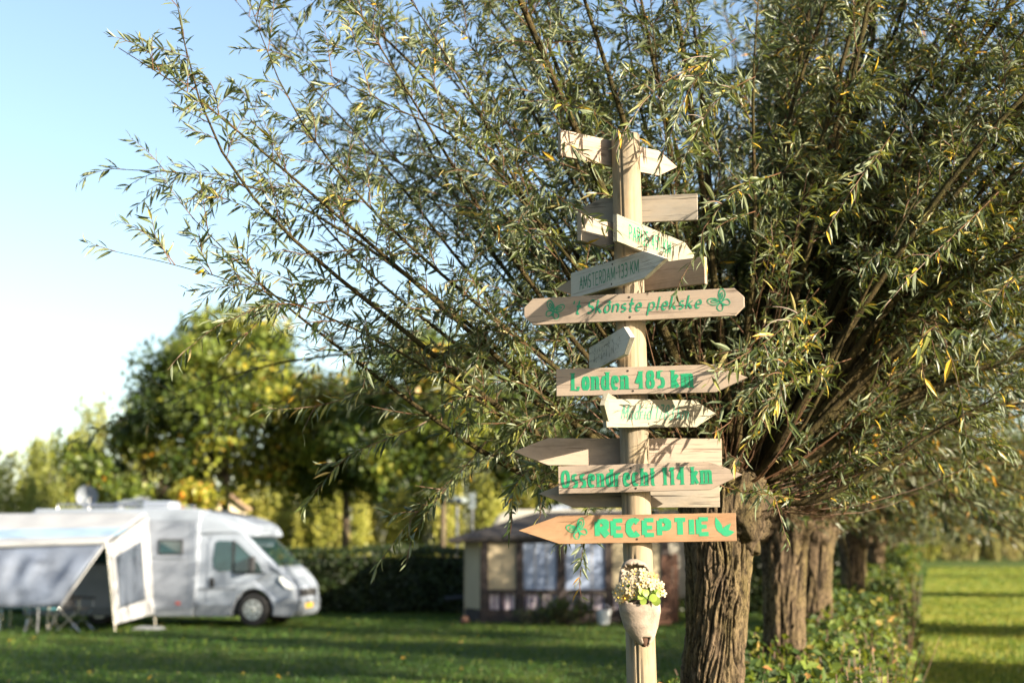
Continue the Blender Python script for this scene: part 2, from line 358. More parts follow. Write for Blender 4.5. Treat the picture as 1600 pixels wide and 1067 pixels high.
# ------------------------------------------------------------------ pollard willow
def trunk_mesh(name, parent, base, top, r0, r1, z0, z1, nt_, nz, seed, ridge=0.035, head=0.12, fork=None):
    th = np.linspace(0, 2 * math.pi, nt_, endpoint=False); z = np.linspace(0, 1, nz)
    Z, TH = np.meshgrid(z, th, indexing='ij'); H = z1 - z0; zz = z0 + Z * H
    cx, sx = np.cos(TH), np.sin(TH)
    wx = vnoise(cx * 2.2, sx * 2.2, zz * 3.2, seed) * 0.6; wz = vnoise(cx * 3 + 9, sx * 3, zz * 2.4, seed + 1)
    a = TH + wx * 0.5
    k = 4.6
    def rg(f, zs, s, o=0): return np.abs(vnoise(np.cos(a) * f + o, np.sin(a) * f, zz * zs + wz * 0.8, seed + s))
    r1n = rg(k, 1.5, 3); r2n = rg(k * 2.3, 3.4, 4, 5); r3n = rg(k * 5, 9, 5, 2)
    rid = np.clip(r1n * 4.2, 0, 1) ** .8 * 0.52 + np.clip(r2n * 3.4, 0, 1) * 0.32 + np.clip(r3n * 2, 0, 1) * 0.16
    brk = np.clip(np.abs(vnoise(np.cos(a) * 5.5 + 3, np.sin(a) * 5.5, zz * 9 + wz * 2, seed + 12)) * 6, 0, 1); rid = rid * (.72 + .28 * brk)
    prof = r0 + (r1 - r0) * Z + 0.05 * np.exp(-zz * 5)
    sw = np.clip((zz - (z1 - 0.55)) / 0.55, 0, 1)
    lump = vnoise(cx * 1.6 + 4, sx * 1.6, zz * 2.2, seed + 7)
    prof = prof + head * sw ** 1.5 * (1 + 0.8 * lump) * np.sqrt(np.clip(1.04 - sw ** 6, 0.02, 1))
    prof = prof * np.where(zz > z1 - 0.10, np.sqrt(np.clip((z1 - zz) / 0.10, 0.0, 1)), 1)
    Rr = np.maximum(prof + ridge * (rid - 0.55) * np.clip((z1 - zz) / 0.2 + 0.3, 0, 1) + 0.02 * vnoise(cx * 1.2, sx * 1.2, zz * 0.9, seed + 9), 0.004)
    ax = base[0] + (top[0] - base[0]) * Z; ay = base[1] + (top[1] - base[1]) * Z
    V = np.stack([ax + Rr * cx, ay + Rr * sx, zz], -1).reshape(-1, 3)
    i = np.arange(nz - 1)[:, None] * nt_; j = np.arange(nt_)[None, :]; j2 = (j + 1) % nt_
    Q = np.stack([i + j, i + j2, i + nt_ + j2, i + nt_ + j], -1).reshape(-1, 4)
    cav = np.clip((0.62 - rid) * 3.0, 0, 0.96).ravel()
    o = part('trunk', V, Q, M['bark'], parent, smooth=True, attrs={'cav': cav})
    # knobbly pollard head with burls
    na, nb = (72, 44) if nt_ > 100 else (36, 22); u = np.linspace(0, 2 * math.pi, na, endpoint=False); v = np.linspace(-math.pi / 2, math.pi / 2, nb)
    Vv, Uu = np.meshgrid(v, u, indexing='ij'); dx, dy, dz = np.cos(Vv) * np.cos(Uu), np.cos(Vv) * np.sin(Uu), np.sin(Vv)
    rr_ = 1 + .34 * vnoise(dx * 2.1, dy * 2.1, dz * 2.1 + seed, seed) + .20 * np.abs(vnoise(dx * 5, dy * 5, dz * 5, seed + 3)) + .10 * vnoise(dx * 13, dy * 13, dz * 13, seed + 4) + .06 * np.abs(vnoise(dx * 24, dy * 24, dz * 20, seed + 8))
    Vh = np.stack([top[0] + .205 * rr_ * dx, top[1] + .20 * rr_ * dy, z1 - .16 + .23 * rr_ * dz], -1).reshape(-1, 3)
    i = np.arange(nb - 1)[:, None] * na; j = np.arange(na)[None, :]; j2 = (j + 1) % na
    Qh = np.stack([i + j, i + j2, i + na + j2, i + na + j], -1).reshape(-1, 4)
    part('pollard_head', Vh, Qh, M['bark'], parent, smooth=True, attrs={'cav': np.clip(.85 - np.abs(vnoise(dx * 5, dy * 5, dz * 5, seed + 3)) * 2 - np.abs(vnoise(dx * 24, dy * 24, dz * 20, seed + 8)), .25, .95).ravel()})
    return o

def grow(rng, limbs, spacing_twigs, twig_len, leaf_sp, leaf_len, keep=None, start=0.22, down=0.35, npt=9, sub=True, own=False):
    """twigs and leaves along the limbs (each limb: (n,3) array)"""
    TP = []; TR = []; LP = []; LD = []; LN = []; LL = []; LTn = []
    def leaf_on(path, length, dens, tintb):
        m = max(3, int(length / leaf_sp * dens)); s = np.linspace(0.10, 1.0, m) + rng.uniform(-0.01, 0.01, m); s = np.clip(s, 0, 1)
        x = s * (len(path) - 1); i0 = np.minimum(x.astype(int), len(path) - 2); f = (x - i0)[:, None]
        p = path[i0] * (1 - f) + path[i0 + 1] * f; t = unit(path[i0 + 1] - path[i0])
        side = unit(np.cross(t, rng.normal(0, 1, (m, 3)))); 
        d = unit(t * rng.uniform(0.5, 1.1, (m, 1)) + side * rng.uniform(0.5, 1.0, (m, 1)) + np.array([0, 0, -down]) * rng.uniform(0.2, 1.4, (m, 1)))
        nn = unit(np.array([0, 0, 1.0]) + rng.normal(0, 0.75, (m, 3)))
        ll = leaf_len * (0.38 + 0.87 * rng.beta(2.2, 1.7, m)) * (1 - 0.35 * np.maximum(s - 0.8, 0) / 0.2)
        tn = np.clip(tintb + rng.normal(0, 0.16, m), 0.02, 0.86); tn = np.where(rng.random(m) < YEL[0], rng.uniform(0.88, 0.99, m), tn)
        LP.append(p); LD.append(d); LN.append(nn); LL.append(ll); LTn.append(tn)
    for lb in limbs:
        if own: leaf_on(np.asarray(lb), float(np.linalg.norm(np.diff(lb, axis=0), axis=1).sum()), 1.0, rng.uniform(.3, .65))
        q = lb; seg = np.linalg.norm(np.diff(q, axis=0), axis=1); Ln = seg.sum(); cum = np.r_[0, np.cumsum(seg)] / Ln
        nt_ = max(3, int(Ln * (1 - start) / spacing_twigs))
        for k in range(nt_):
            s = start + (1 - start) * (k + rng.random()) / nt_ if k < nt_ - 1 else 0.995
            i0 = min(np.searchsorted(cum, s) - 1, len(q) - 2); i0 = max(i0, 0)
            f = (s - cum[i0]) / max(cum[i0 + 1] - cum[i0], 1e-6); p = q[i0] * (1 - f) + q[i0 + 1] * f
            t = (q[i0 + 1] - q[i0]); t /= np.linalg.norm(t) + 1e-9
            r = rng.normal(0, 1, 3); r -= t * r.dot(t); r /= np.linalg.norm(r)
            L = twig_len * rng.uniform(0.45, 1.25) * (1.15 - 0.5 * s)
            d = t * rng.uniform(0.5, 1.1) + r * rng.uniform(0.6, 1.1) * (k < nt_ - 1) + np.array([0, 0, 0.12]); d /= np.linalg.norm(d)
            w = np.linspace(0, 1, npt)[:, None]; bend = rng.normal(0, 0.12, 3) + np.array([0, 0, -0.30 * rng.uniform(0.2, 1.3)])
            path = p + d * L * w + bend * L * w ** 2
            if keep is not None and not keep(path[npt // 2], path[-1]): continue
            TP.append(path); TR.append(np.linspace(0.0042, 0.0011, npt) * (0.6 + 0.5 * L)); tb = rng.uniform(0.2, 0.65)
            leaf_on(path, L, rng.uniform(.65, 1.5), tb)
            if sub and L > 0.3:
                for _ in range(rng.integers(1, 4)):
                    a = rng.uniform(0.2, 0.8); ia = int(a * (npt - 1)); pp = path[ia]; dd = unit((path[min(ia + 1, npt - 1)] - path[max(ia - 1, 0)])[None])[0]
                    rr = rng.normal(0, 1, 3); rr -= dd * rr.dot(dd); rr /= np.linalg.norm(rr)
                    l2 = L * rng.uniform(0.3, 0.6); d2 = dd * 0.9 + rr * 0.7; d2 /= np.linalg.norm(d2)
                    p2 = pp + d2 * l2 * w + np.array([0, 0, -0.25]) * l2 * w ** 2
                    if keep is not None and not keep(p2[npt // 2], p2[-1]): continue
                    TP.append(p2); TR.append(np.linspace(0.0025, 0.0009, npt)); leaf_on(p2, l2, 1.0, tb)
    cat = lambda a: np.concatenate(a)
    return np.array(TP), np.array(TR), cat(LP), cat(LD), cat(LN), cat(LL), cat(LTn)
YEL = [0.05]

def random_limbs(rng, H, n, lmin, lmax, azr=(0, 2 * math.pi), elr=(15, 82), hr=0.16, droop=0.12, ok=None):
    out = []; tries = 0
    while len(out) < n and tries < n * 20:
        tries += 1
        az = rng.uniform(*azr); el = math.radians(rng.uniform(*elr)); L = rng.uniform(lmin, lmax)
        d = np.array([math.cos(el) * math.cos(az), math.cos(el) * math.sin(az), math.sin(el)])
        w = np.linspace(0, 1, 14)[:, None]
        b = rng.normal(0, 0.10, 3); b[2] = -droop * math.cos(el) * rng.uniform(0.3, 1.5)
        p = H + np.array([d[0] * hr, d[1] * hr, 0.02]) + d * L * w + b * L * w ** 2 + np.array([0, 0, 0.10]) * L * np.sin(w * math.pi) * math.cos(el)
        p += np.stack([vnoise(w[:, 0] * 5, 0 * w[:, 0], 0 * w[:, 0] + 3.3 * len(out), i + 11) for i in range(3)], 1) * 0.035 * L * w * 0.6
        if ok is not None and not ok(p): continue
        out.append(p)
    return out

def willow(base, top, seed, limbs, label, group, trunk_args, keep=None, twigs=0.12, twig_len=0.5, leaf_sp=0.022, leaf_len=0.10, wid=0.15,
           rad=(0.02, 0.04), detail=True, leaf_parts=0, yel=0.05, near=None, start=0.22):
    rng = np.random.default_rng(seed); YEL[0] = yel
    t = empty('pollard_willow', (base[0], base[1], 0), label, 'willow tree', group)
    trunk_mesh('trunk', t, base, top, *trunk_args)
    rr = random.Random(seed)
    for q in limbs:
        r0 = rr.uniform(*rad); n = len(q)
        mb = MB(); mb.tube([tuple(p) for p in q], [r0 * (1 - 0.93 * (i / (n - 1)) ** 0.8) for i in range(n)], 8 if detail else 5, cap=True)
        o = mb.build('branch', M['limb'], t, smooth=True)
    TP, TR, P, D, Nn, L, tn = grow(rng, limbs, twigs, twig_len, leaf_sp, leaf_len, keep, start=start, sub=detail)
    # thin red-brown shoots bristling from the pollard head
    rs = np.random.default_rng(seed + 500); nsh = 130 if detail else 70; az = rs.uniform(0, 2 * math.pi, nsh); el = rs.uniform(-.25, 1.1, nsh); ln = rs.uniform(.25, 1.1, nsh)
    d0 = np.stack([np.cos(el) * np.cos(az), np.cos(el) * np.sin(az), np.sin(el)], 1); s0 = np.array([top[0], top[1], trunk_args[3] - .14]) + d0 * .17
    w = np.linspace(0, 1, 9)[None, :, None]; sh = s0[:, None] + d0[:, None] * (ln[:, None, None] * w) + np.array([0, 0, .45]) * (ln[:, None, None] * w ** 2) + rs.normal(0, .12, (nsh, 1, 3)) * w ** 2
    okm = np.array([keep is None or keep(q[4], q[-1]) for q in sh]); sh = sh[okm]; ln = ln[okm]
    g2 = grow(rs, list(sh), .11, .24, leaf_sp * 1.1, leaf_len * .95, keep, start=.3, sub=False)
    TP = np.concatenate([TP, g2[0]]); TR = np.concatenate([TR, g2[1]]); P, D, Nn, L, tn = [np.concatenate(x) for x in zip((P, D, Nn, L, tn), g2[2:])]
    TP = np.concatenate([TP, sh]); TR = np.concatenate([TR, np.linspace(.0062, .0016, 9)[None] * np.ones((len(sh), 1))])
    V, Q = tubes_np(TP, TR); part('twigs', V, Q, M['twig'], t, smooth=True, kind='stuff')
    return t, P, D, Nn, L, tn
def finish_leaves(t, P, D, Nn, L, tn, wid, leaf_parts, detail, mat=None):
    mat = mat or M['wleaf']
    W = L * wid
    if leaf_parts:
        # the leaves that show largest: nearest to the viewer and inside the picture
        dep = P[:, 1] * _cp + (P[:, 2] - CAMZ) * _sp; X = 800 + F * P[:, 0] / dep; Yp = 533.5 - F * (-P[:, 1] * _sp + (P[:, 2] - CAMZ) * _cp) / dep
        score = L / dep * ((X > 10) & (X < 1590) & (Yp > 10) & (Yp < 1060)); idx = np.argsort(-score)[:leaf_parts]
        Df, Sf, Nf = frames(D, Nn); base = np.array(wloc(t))
        lm = {}
        for i in idx:
            key = round(float(tn[i]) * 8) / 8 if tn[i] < 0.86 else 0.94
            if key not in lm: lm[key] = mesh_np('leaf', LU, LT, mat, False, {'tint': np.full(len(LU), key)})
            o = obj('leaf', lm[key], t)
            Mx = Matrix([[Df[i][r] * L[i], Sf[i][r] * W[i], Nf[i][r] * L[i], P[i][r] - base[r]] for r in range(3)] + [[0, 0, 0, 1]])
            o.matrix_local = Mx
        m = np.ones(len(P), bool); m[idx] = False; P, D, Nn, L, W, tn = P[m], D[m], Nn[m], L[m], W[m], tn[m]
    if detail:      # leaves above the picture are built with fewer faces
        dep = P[:, 1] * _cp + (P[:, 2] - CAMZ) * _sp; Yp = 533.5 - F * (-P[:, 1] * _sp + (P[:, 2] - CAMZ) * _cp) / dep; X = 800 + F * P[:, 0] / dep
        near = (Yp > -60) & (X < 1660) & (P[:, 1] < 8.3)
        V, Fc, tt = leaf_batch(P[near], D[near], Nn[near], L[near], W[near], tn[near], LU, LT)
        far = ~near; V2, F2, t2 = leaf_batch(P[far], D[far], Nn[far], L[far], W[far], tn[far], LU2, LT2)
        V, Fc, tt = np.concatenate([V, V2]), np.concatenate([Fc, F2 + len(V)]), np.concatenate([tt, t2])
    else: V, Fc, tt = leaf_batch(P, D, Nn, L, W, tn, LU2, LT2)
    return part('foliage', V, Fc, mat, t, attrs={'tint': tt}, kind='stuff')

# --- the near willow behind the signpost
H1 = np.array([1.19, 7.5, 1.98])
def limb_px(pts, n=16):
    P = [H1 + np.array([0, 0, 0.0])] + [np.array(at(*p)) for p in pts]
    return resample(P, n)[0]
MAN = [
 limb_px([(1000, 780, 7.3), (850, 700, 6.95), (700, 590, 6.75), (540, 500, 6.6), (400, 450, 6.5), (270, 405, 6.45), (175, 392, 6.4)]),
 limb_px([(1000, 750, 7.3), (820, 600, 6.9), (640, 430, 6.65), (480, 300, 6.5), (360, 190, 6.4), (260, 110, 6.35), (185, 75, 6.3)]),
 limb_px([(1010, 760, 7.4), (800, 560, 7.2), (600, 400, 7.05), (430, 290, 6.95), (300, 260, 6.9), (190, 265, 6.85)]),
 limb_px([(960, 560, 7.2), (830, 330, 6.9), (740, 160, 6.75), (660, 20, 6.7), (600, -60, 6.7)]),
 limb_px([(1020, 500, 7.8), (960, 300, 7.9), (880, 100, 8.0), (820, -60, 8.1)]),
 limb_px([(1000, 790, 7.35), (860, 770, 7.1), (756, 713, 6.95), (610, 605, 6.8), (471, 500, 6.7), (380, 425, 6.6), (300, 340, 6.5)]),
 limb_px([(1010, 770, 7.3), (832, 689, 7.0), (702, 575, 6.8), (621, 503, 6.7), (500, 415, 6.6), (420, 352, 6.55), (336, 262, 6.5), (294, 136, 6.45), (272, -20, 6.4)]),
 limb_px([(1030, 740, 7.4), (860, 650, 7.3), (742, 560, 7.2), (663, 500, 7.15), (560, 420, 7.1), (470, 320, 7.1), (400, 180, 7.1)]),
 limb_px([(980, 640, 7.3), (870, 500, 7.1), (760, 350, 6.95), (699, 244, 6.85), (635, 139, 6.8), (560, 22, 6.7), (500, -80, 6.6)]),
 limb_px([(1000, 700, 7.5), (850, 560, 7.6), (720, 420, 7.7), (640, 300, 7.7), (551, 200, 7.8), (488, 136, 7.8), (420, 68, 7.8), (350, -20, 7.9)]),
 limb_px([(1010, 700, 7.6), (880, 540, 7.9), (760, 400, 8.0), (650, 290, 8.1), (560, 173, 8.2), (457, 52, 8.2), (400, -40, 8.3)]),
 limb_px([(1060, 560, 7.6), (990, 380, 7.7), (935, 220, 7.7), (930, 100, 7.7), (938, -60, 7.7)]),
 limb_px([(1040, 600, 7.5), (950, 380, 7.3), (885, 220, 7.2), (850, 110, 7.1), (815, -40, 7.0)]),
 limb_px([(1100, 600, 7.3), (1060, 400, 7.1), (1040, 200, 7.0), (1020, 60, 6.9), (1010, -80, 6.9)]),
 limb_px([(1150, 640, 7.3), (1170, 500, 7.15), (1182, 380, 7.05), (1178, 250, 7.0), (1174, 120, 6.95), (1190, -60, 6.9)]),
 limb_px([(1170, 600, 7.7), (1215, 400, 7.9), (1250, 220, 8.0), (1268, 60, 8.1), (1275, -60, 8.1)]),
 limb_px([(1240, 760, 7.4), (1330, 560, 7.4), (1372, 400, 7.4), (1398, 290, 7.4), (1410, 180, 7.4), (1432, 40, 7.4), (1445, -60, 7.4)]),
 limb_px([(1250, 700, 7.2), (1330, 500, 7.0), (1390, 380, 6.9), (1450, 270, 6.85), (1530, 180, 6.8), (1620, 60, 6.7)]),
 limb_px([(1270, 730, 7.4), (1390, 620, 7.4), (1500, 520, 7.4), (1640, 420, 7.5)]),
 limb_px([(1260, 690, 7.8), (1400, 470, 8.0), (1500, 330, 8.1), (1640, 160, 8.3)]),
 limb_px([(1250, 800, 7.3), (1360, 740, 7.2), (1480, 660, 7.1), (1600, 600, 7.0)]),
 limb_px([(930, 600, 7.6), (800, 440, 7.9), (700, 300, 8.1), (620, 130, 8.3), (560, -60, 8.5)]),
 limb_px([(1000, 520, 7.6), (850, 300, 7.6), (760, 140, 7.6), (700, -40, 7.6)]),
 limb_px([(960, 650, 7.2), (800, 520, 6.9), (640, 390, 6.7), (500, 250, 6.55), (420, 120, 6.5), (380, -30, 6.4)]),
]
def keep1(a, b):
    for p in (a, b):
        x, y, z = p
        if (y < 6.22 if x < 1 else y < 6.22 - .675 * (x - 1)) and x > -0.35 and z < 3.1 + 0.38 * max(x - 0.75, 0): return False
        if y < 5.85 and z < 5.2: return False
        if z < 2.75 and y < 7.0 and .6 < x < 2.4: return False
        X, Yp = proj(p)
        if 955 < X < 1030 and Yp > 150 and y < 6.3: return False
        if X < 760 and Yp > 560 + (X - 300) * 0.36: return False      # nothing hangs low on the left
        if X < 118: return False
        if X > 1040 and Yp > 815: return False
        if 700 < X < 1100 and Yp > 790: return False
    return True
def ok1(p):
    if p[9][0] > 1.7: return all(q[1] > 5.7 or q[2] > 4.6 for q in (p[5], p[9], p[13]))
    for i in (5, 9, 13):
        x, y, z = p[i]; X, Yp = proj(p[i])
        if y < 6.4 and z < 4.3: return False
        if y < 6.0 and z < 5.4: return False
        if X < 760 and Yp > 350 and y < 12: return False
        if X < 330: return False
    return True
rng1 = np.random.default_rng(11)
RL = random_limbs(rng1, H1, 52, 3.4, 5.2, elr=(30, 86), ok=ok1) + random_limbs(rng1, H1, 16, 2.6, 4.0, azr=(-0.5, 1.6), elr=(14, 45), ok=ok1) + random_limbs(rng1, H1, 26, 3.8, 5.4, azr=(-0.45, 1.3), elr=(38, 78), ok=ok1)
t1, P, D, Nn, L, tn = willow((.955, 7.5), (H1[0] - .08, 7.5), 21, MAN + RL, 'big pollard willow with furrowed bark right behind the signpost', 'pollard willows in a row',
    (0.148, 0.165, 0.0, 2.05, 280, 330, 5, .042, .07), keep=keep1, twigs=0.092, twig_len=0.46, leaf_sp=0.0158, leaf_len=0.083, rad=(0.013, 0.031), start=0.25, yel=0.03)
# single twigs that hang into the light around the signs
def hang(pts, n=9): return resample([np.array(at(*p)) for p in pts], n)[0]
HG = [
 [(1290, 470, 6.9), (1220, 545, 6.2), (1170, 575, 5.75), (1120, 580, 5.55)], [(1290, 520, 6.6), (1215, 580, 6.0), (1165, 610, 5.6), (1140, 660, 5.5)],
 [(1330, 560, 6.8), (1240, 590, 6.1), (1190, 630, 5.6), (1165, 700, 5.5)], [(1300, 500, 6.7), (1230, 560, 5.9), (1200, 600, 5.5), (1230, 650, 5.4)],
 [(1280, 450, 6.8), (1220, 520, 5.9), (1160, 560, 5.6), (1125, 575, 5.6)],
 [(1180, 120, 6.6), (1120, 150, 5.9), (1085, 200, 5.6), (1060, 270, 5.55)], [(1150, 60, 6.6), (1100, 100, 5.9), (1060, 160, 5.6), (1040, 230, 5.6)],
 [(1220, 270, 6.6), (1160, 290, 5.9), (1125, 310, 5.62), (1105, 350, 5.6)],
 [(1180, 330, 6.4), (1120, 350, 5.8), (1085, 390, 5.6), (1068, 430, 5.6)], [(820, 250, 6.5), (860, 300, 5.95), (905, 335, 5.7), (940, 350, 5.66)],
 [(700, 330, 6.5), (780, 350, 6.1), (850, 370, 5.9), (905, 380, 5.8)], [(800, 200, 6.4), (850, 215, 5.95), (890, 215, 5.7), (920, 250, 5.66)],
 [(860, 160, 6.3), (905, 170, 5.8), (940, 175, 5.65), (960, 200, 5.6)], [(1120, 90, 6.2), (1050, 120, 5.75), (1000, 150, 5.6), (985, 190, 5.6)],
 [(900, 740, 7.0), (850, 735, 6.3), (840, 760, 6.0), (845, 800, 5.9)], [(880, 720, 6.9), (820, 730, 6.4), (790, 770, 6.2), (800, 800, 6.1)],
 [(860, 660, 7.0), (740, 720, 7.0), (660, 780, 6.95), (598, 872, 6.9)], [(700, 640, 6.9), (610, 690, 6.8), (540, 700, 6.7), (500, 760, 6.7)],
 [(1250, 780, 7.0), (1190, 770, 6.4), (1150, 770, 6.2), (1130, 760, 6.1)], [(1560, 300, 6.6), (1500, 360, 6.2), (1420, 430, 6.0), (1390, 470, 6.0)],
 [(1400, 200, 6.6), (1360, 260, 6.1), (1330, 290, 6.0), (1310, 330, 6.0)], [(1640, 420, 6.6), (1560, 440, 6.2), (1540, 500, 6.0), (1530, 560, 6.0)],
 [(930, 760, 7.2), (908, 840, 6.6), (912, 870, 6.5), (906, 905, 6.4)], [(520, 470, 6.6), (420, 480, 6.6), (340, 500, 6.55), (300, 540, 6.5)],
 [(640, 560, 6.8), (560, 620, 6.8), (480, 640, 6.75), (430, 640, 6.7)], [(760, 690, 6.9), (700, 760, 6.9), (670, 790, 6.9), (650, 830, 6.8)],
]
YEL[0] = 0.09
TPh, TRh, Ph, Dh, Nh, Lh, th_ = grow(np.random.default_rng(5), [hang(h) for h in HG], 0.12, 0.17, 0.021, 0.092, start=0.35, sub=False, own=True)
HV, HQ = tubes_np(np.array([hang(h) for h in HG]), np.tile(np.linspace(0.003, 0.0012, 9), (len(HG), 1)))
TV, TQ = tubes_np(TPh, TRh)
part('twigs', np.concatenate([HV, TV]), np.concatenate([HQ, TQ + len(HV)]), M['twig'], t1, kind='stuff')
P, D, Nn, L, tn = [np.concatenate(x) for x in ((P, Ph), (D, Dh), (Nn, Nh), (L, Lh), (tn, th_))]
# more autumn yellow on the sunny right-hand half of the crown
msk = (P[:, 0] > 1.2) & (np.random.default_rng(2).random(len(P)) < 0.05); tn = np.where(msk, 0.93, tn)
print('near willow leaves', len(P))
finish_leaves(t1, P, D, Nn, L, tn, 0.16, 300, True)

# --- the row behind it
WL = ['second pollard willow of the row, with a split trunk just behind the first', 'third pollard willow of the row, sunlit trunk above the undergrowth',
      'fourth pollard willow counted from the signpost along the hedge', 'fifth pollard willow counted from the signpost along the hedge',
      'sixth pollard willow counted from the signpost along the hedge', 'seventh pollard willow counted from the signpost along the hedge']
protos = []
for k in range(1, 13):
    Y = 7.5 + 4.05 * k; X = row_x(Y) + (0.10 if k % 2 else -0.08) * (k > 1) - .11
    lab = WL[k - 1] if k <= 6 else 'blurred pollard willow in the far end of the row'
    if k <= 6:
        r_ = np.random.default_rng(100 + k); Hk = np.array([X + 0.05, Y, 2.0])
        nl = 74 if k <= 2 else 50
        lb = random_limbs(r_, Hk, nl, 3.2, 5.3, elr=(10, 86), droop=0.2) + random_limbs(r_, Hk, 12, 2.4, 3.6, azr=(-1.6, 1.6), elr=(0, 35), droop=0.35)
        ta = (0.150, 0.165, 0.0, 2.0, 110 if k <= 2 else 64, 120 if k <= 2 else 64, 5 + k, .034, .07)
        far = k > 2
        def keepk(a, b, Y=Y):
            return not (min(a[2], b[2]) < 1.75)
        t, P, D, Nn, L, tn = willow((X, Y), (Hk[0], Y), 50 + k, lb, lab, 'pollard willows in a row', ta, keep=keepk, twigs=0.14 if not far else 0.17,
              twig_len=0.6, leaf_sp=0.032 if not far else 0.05, leaf_len=0.12 if not far else 0.17, rad=(0.016, 0.036), detail=False, yel=0.07)
        tn = np.clip(tn + 0.05, 0, 0.99)
        print(k, len(P))
        finish_leaves(t, P, D, Nn, L, tn, 0.19 if not far else 0.24, 200 if k == 1 else 0, False)
        if k >= 4: protos.append(t)
        if k == 3: protos.append(t)
    else:
        src = protos[k % len(protos)]
        t = src.copy(); COL.objects.link(t); t.location = (X, Y, 0); t.rotation_euler = (0, 0, k * 1.7); t['label'] = lab
        for ch in src.children:
            c = ch.copy(); COL.objects.link(c); c.parent = t
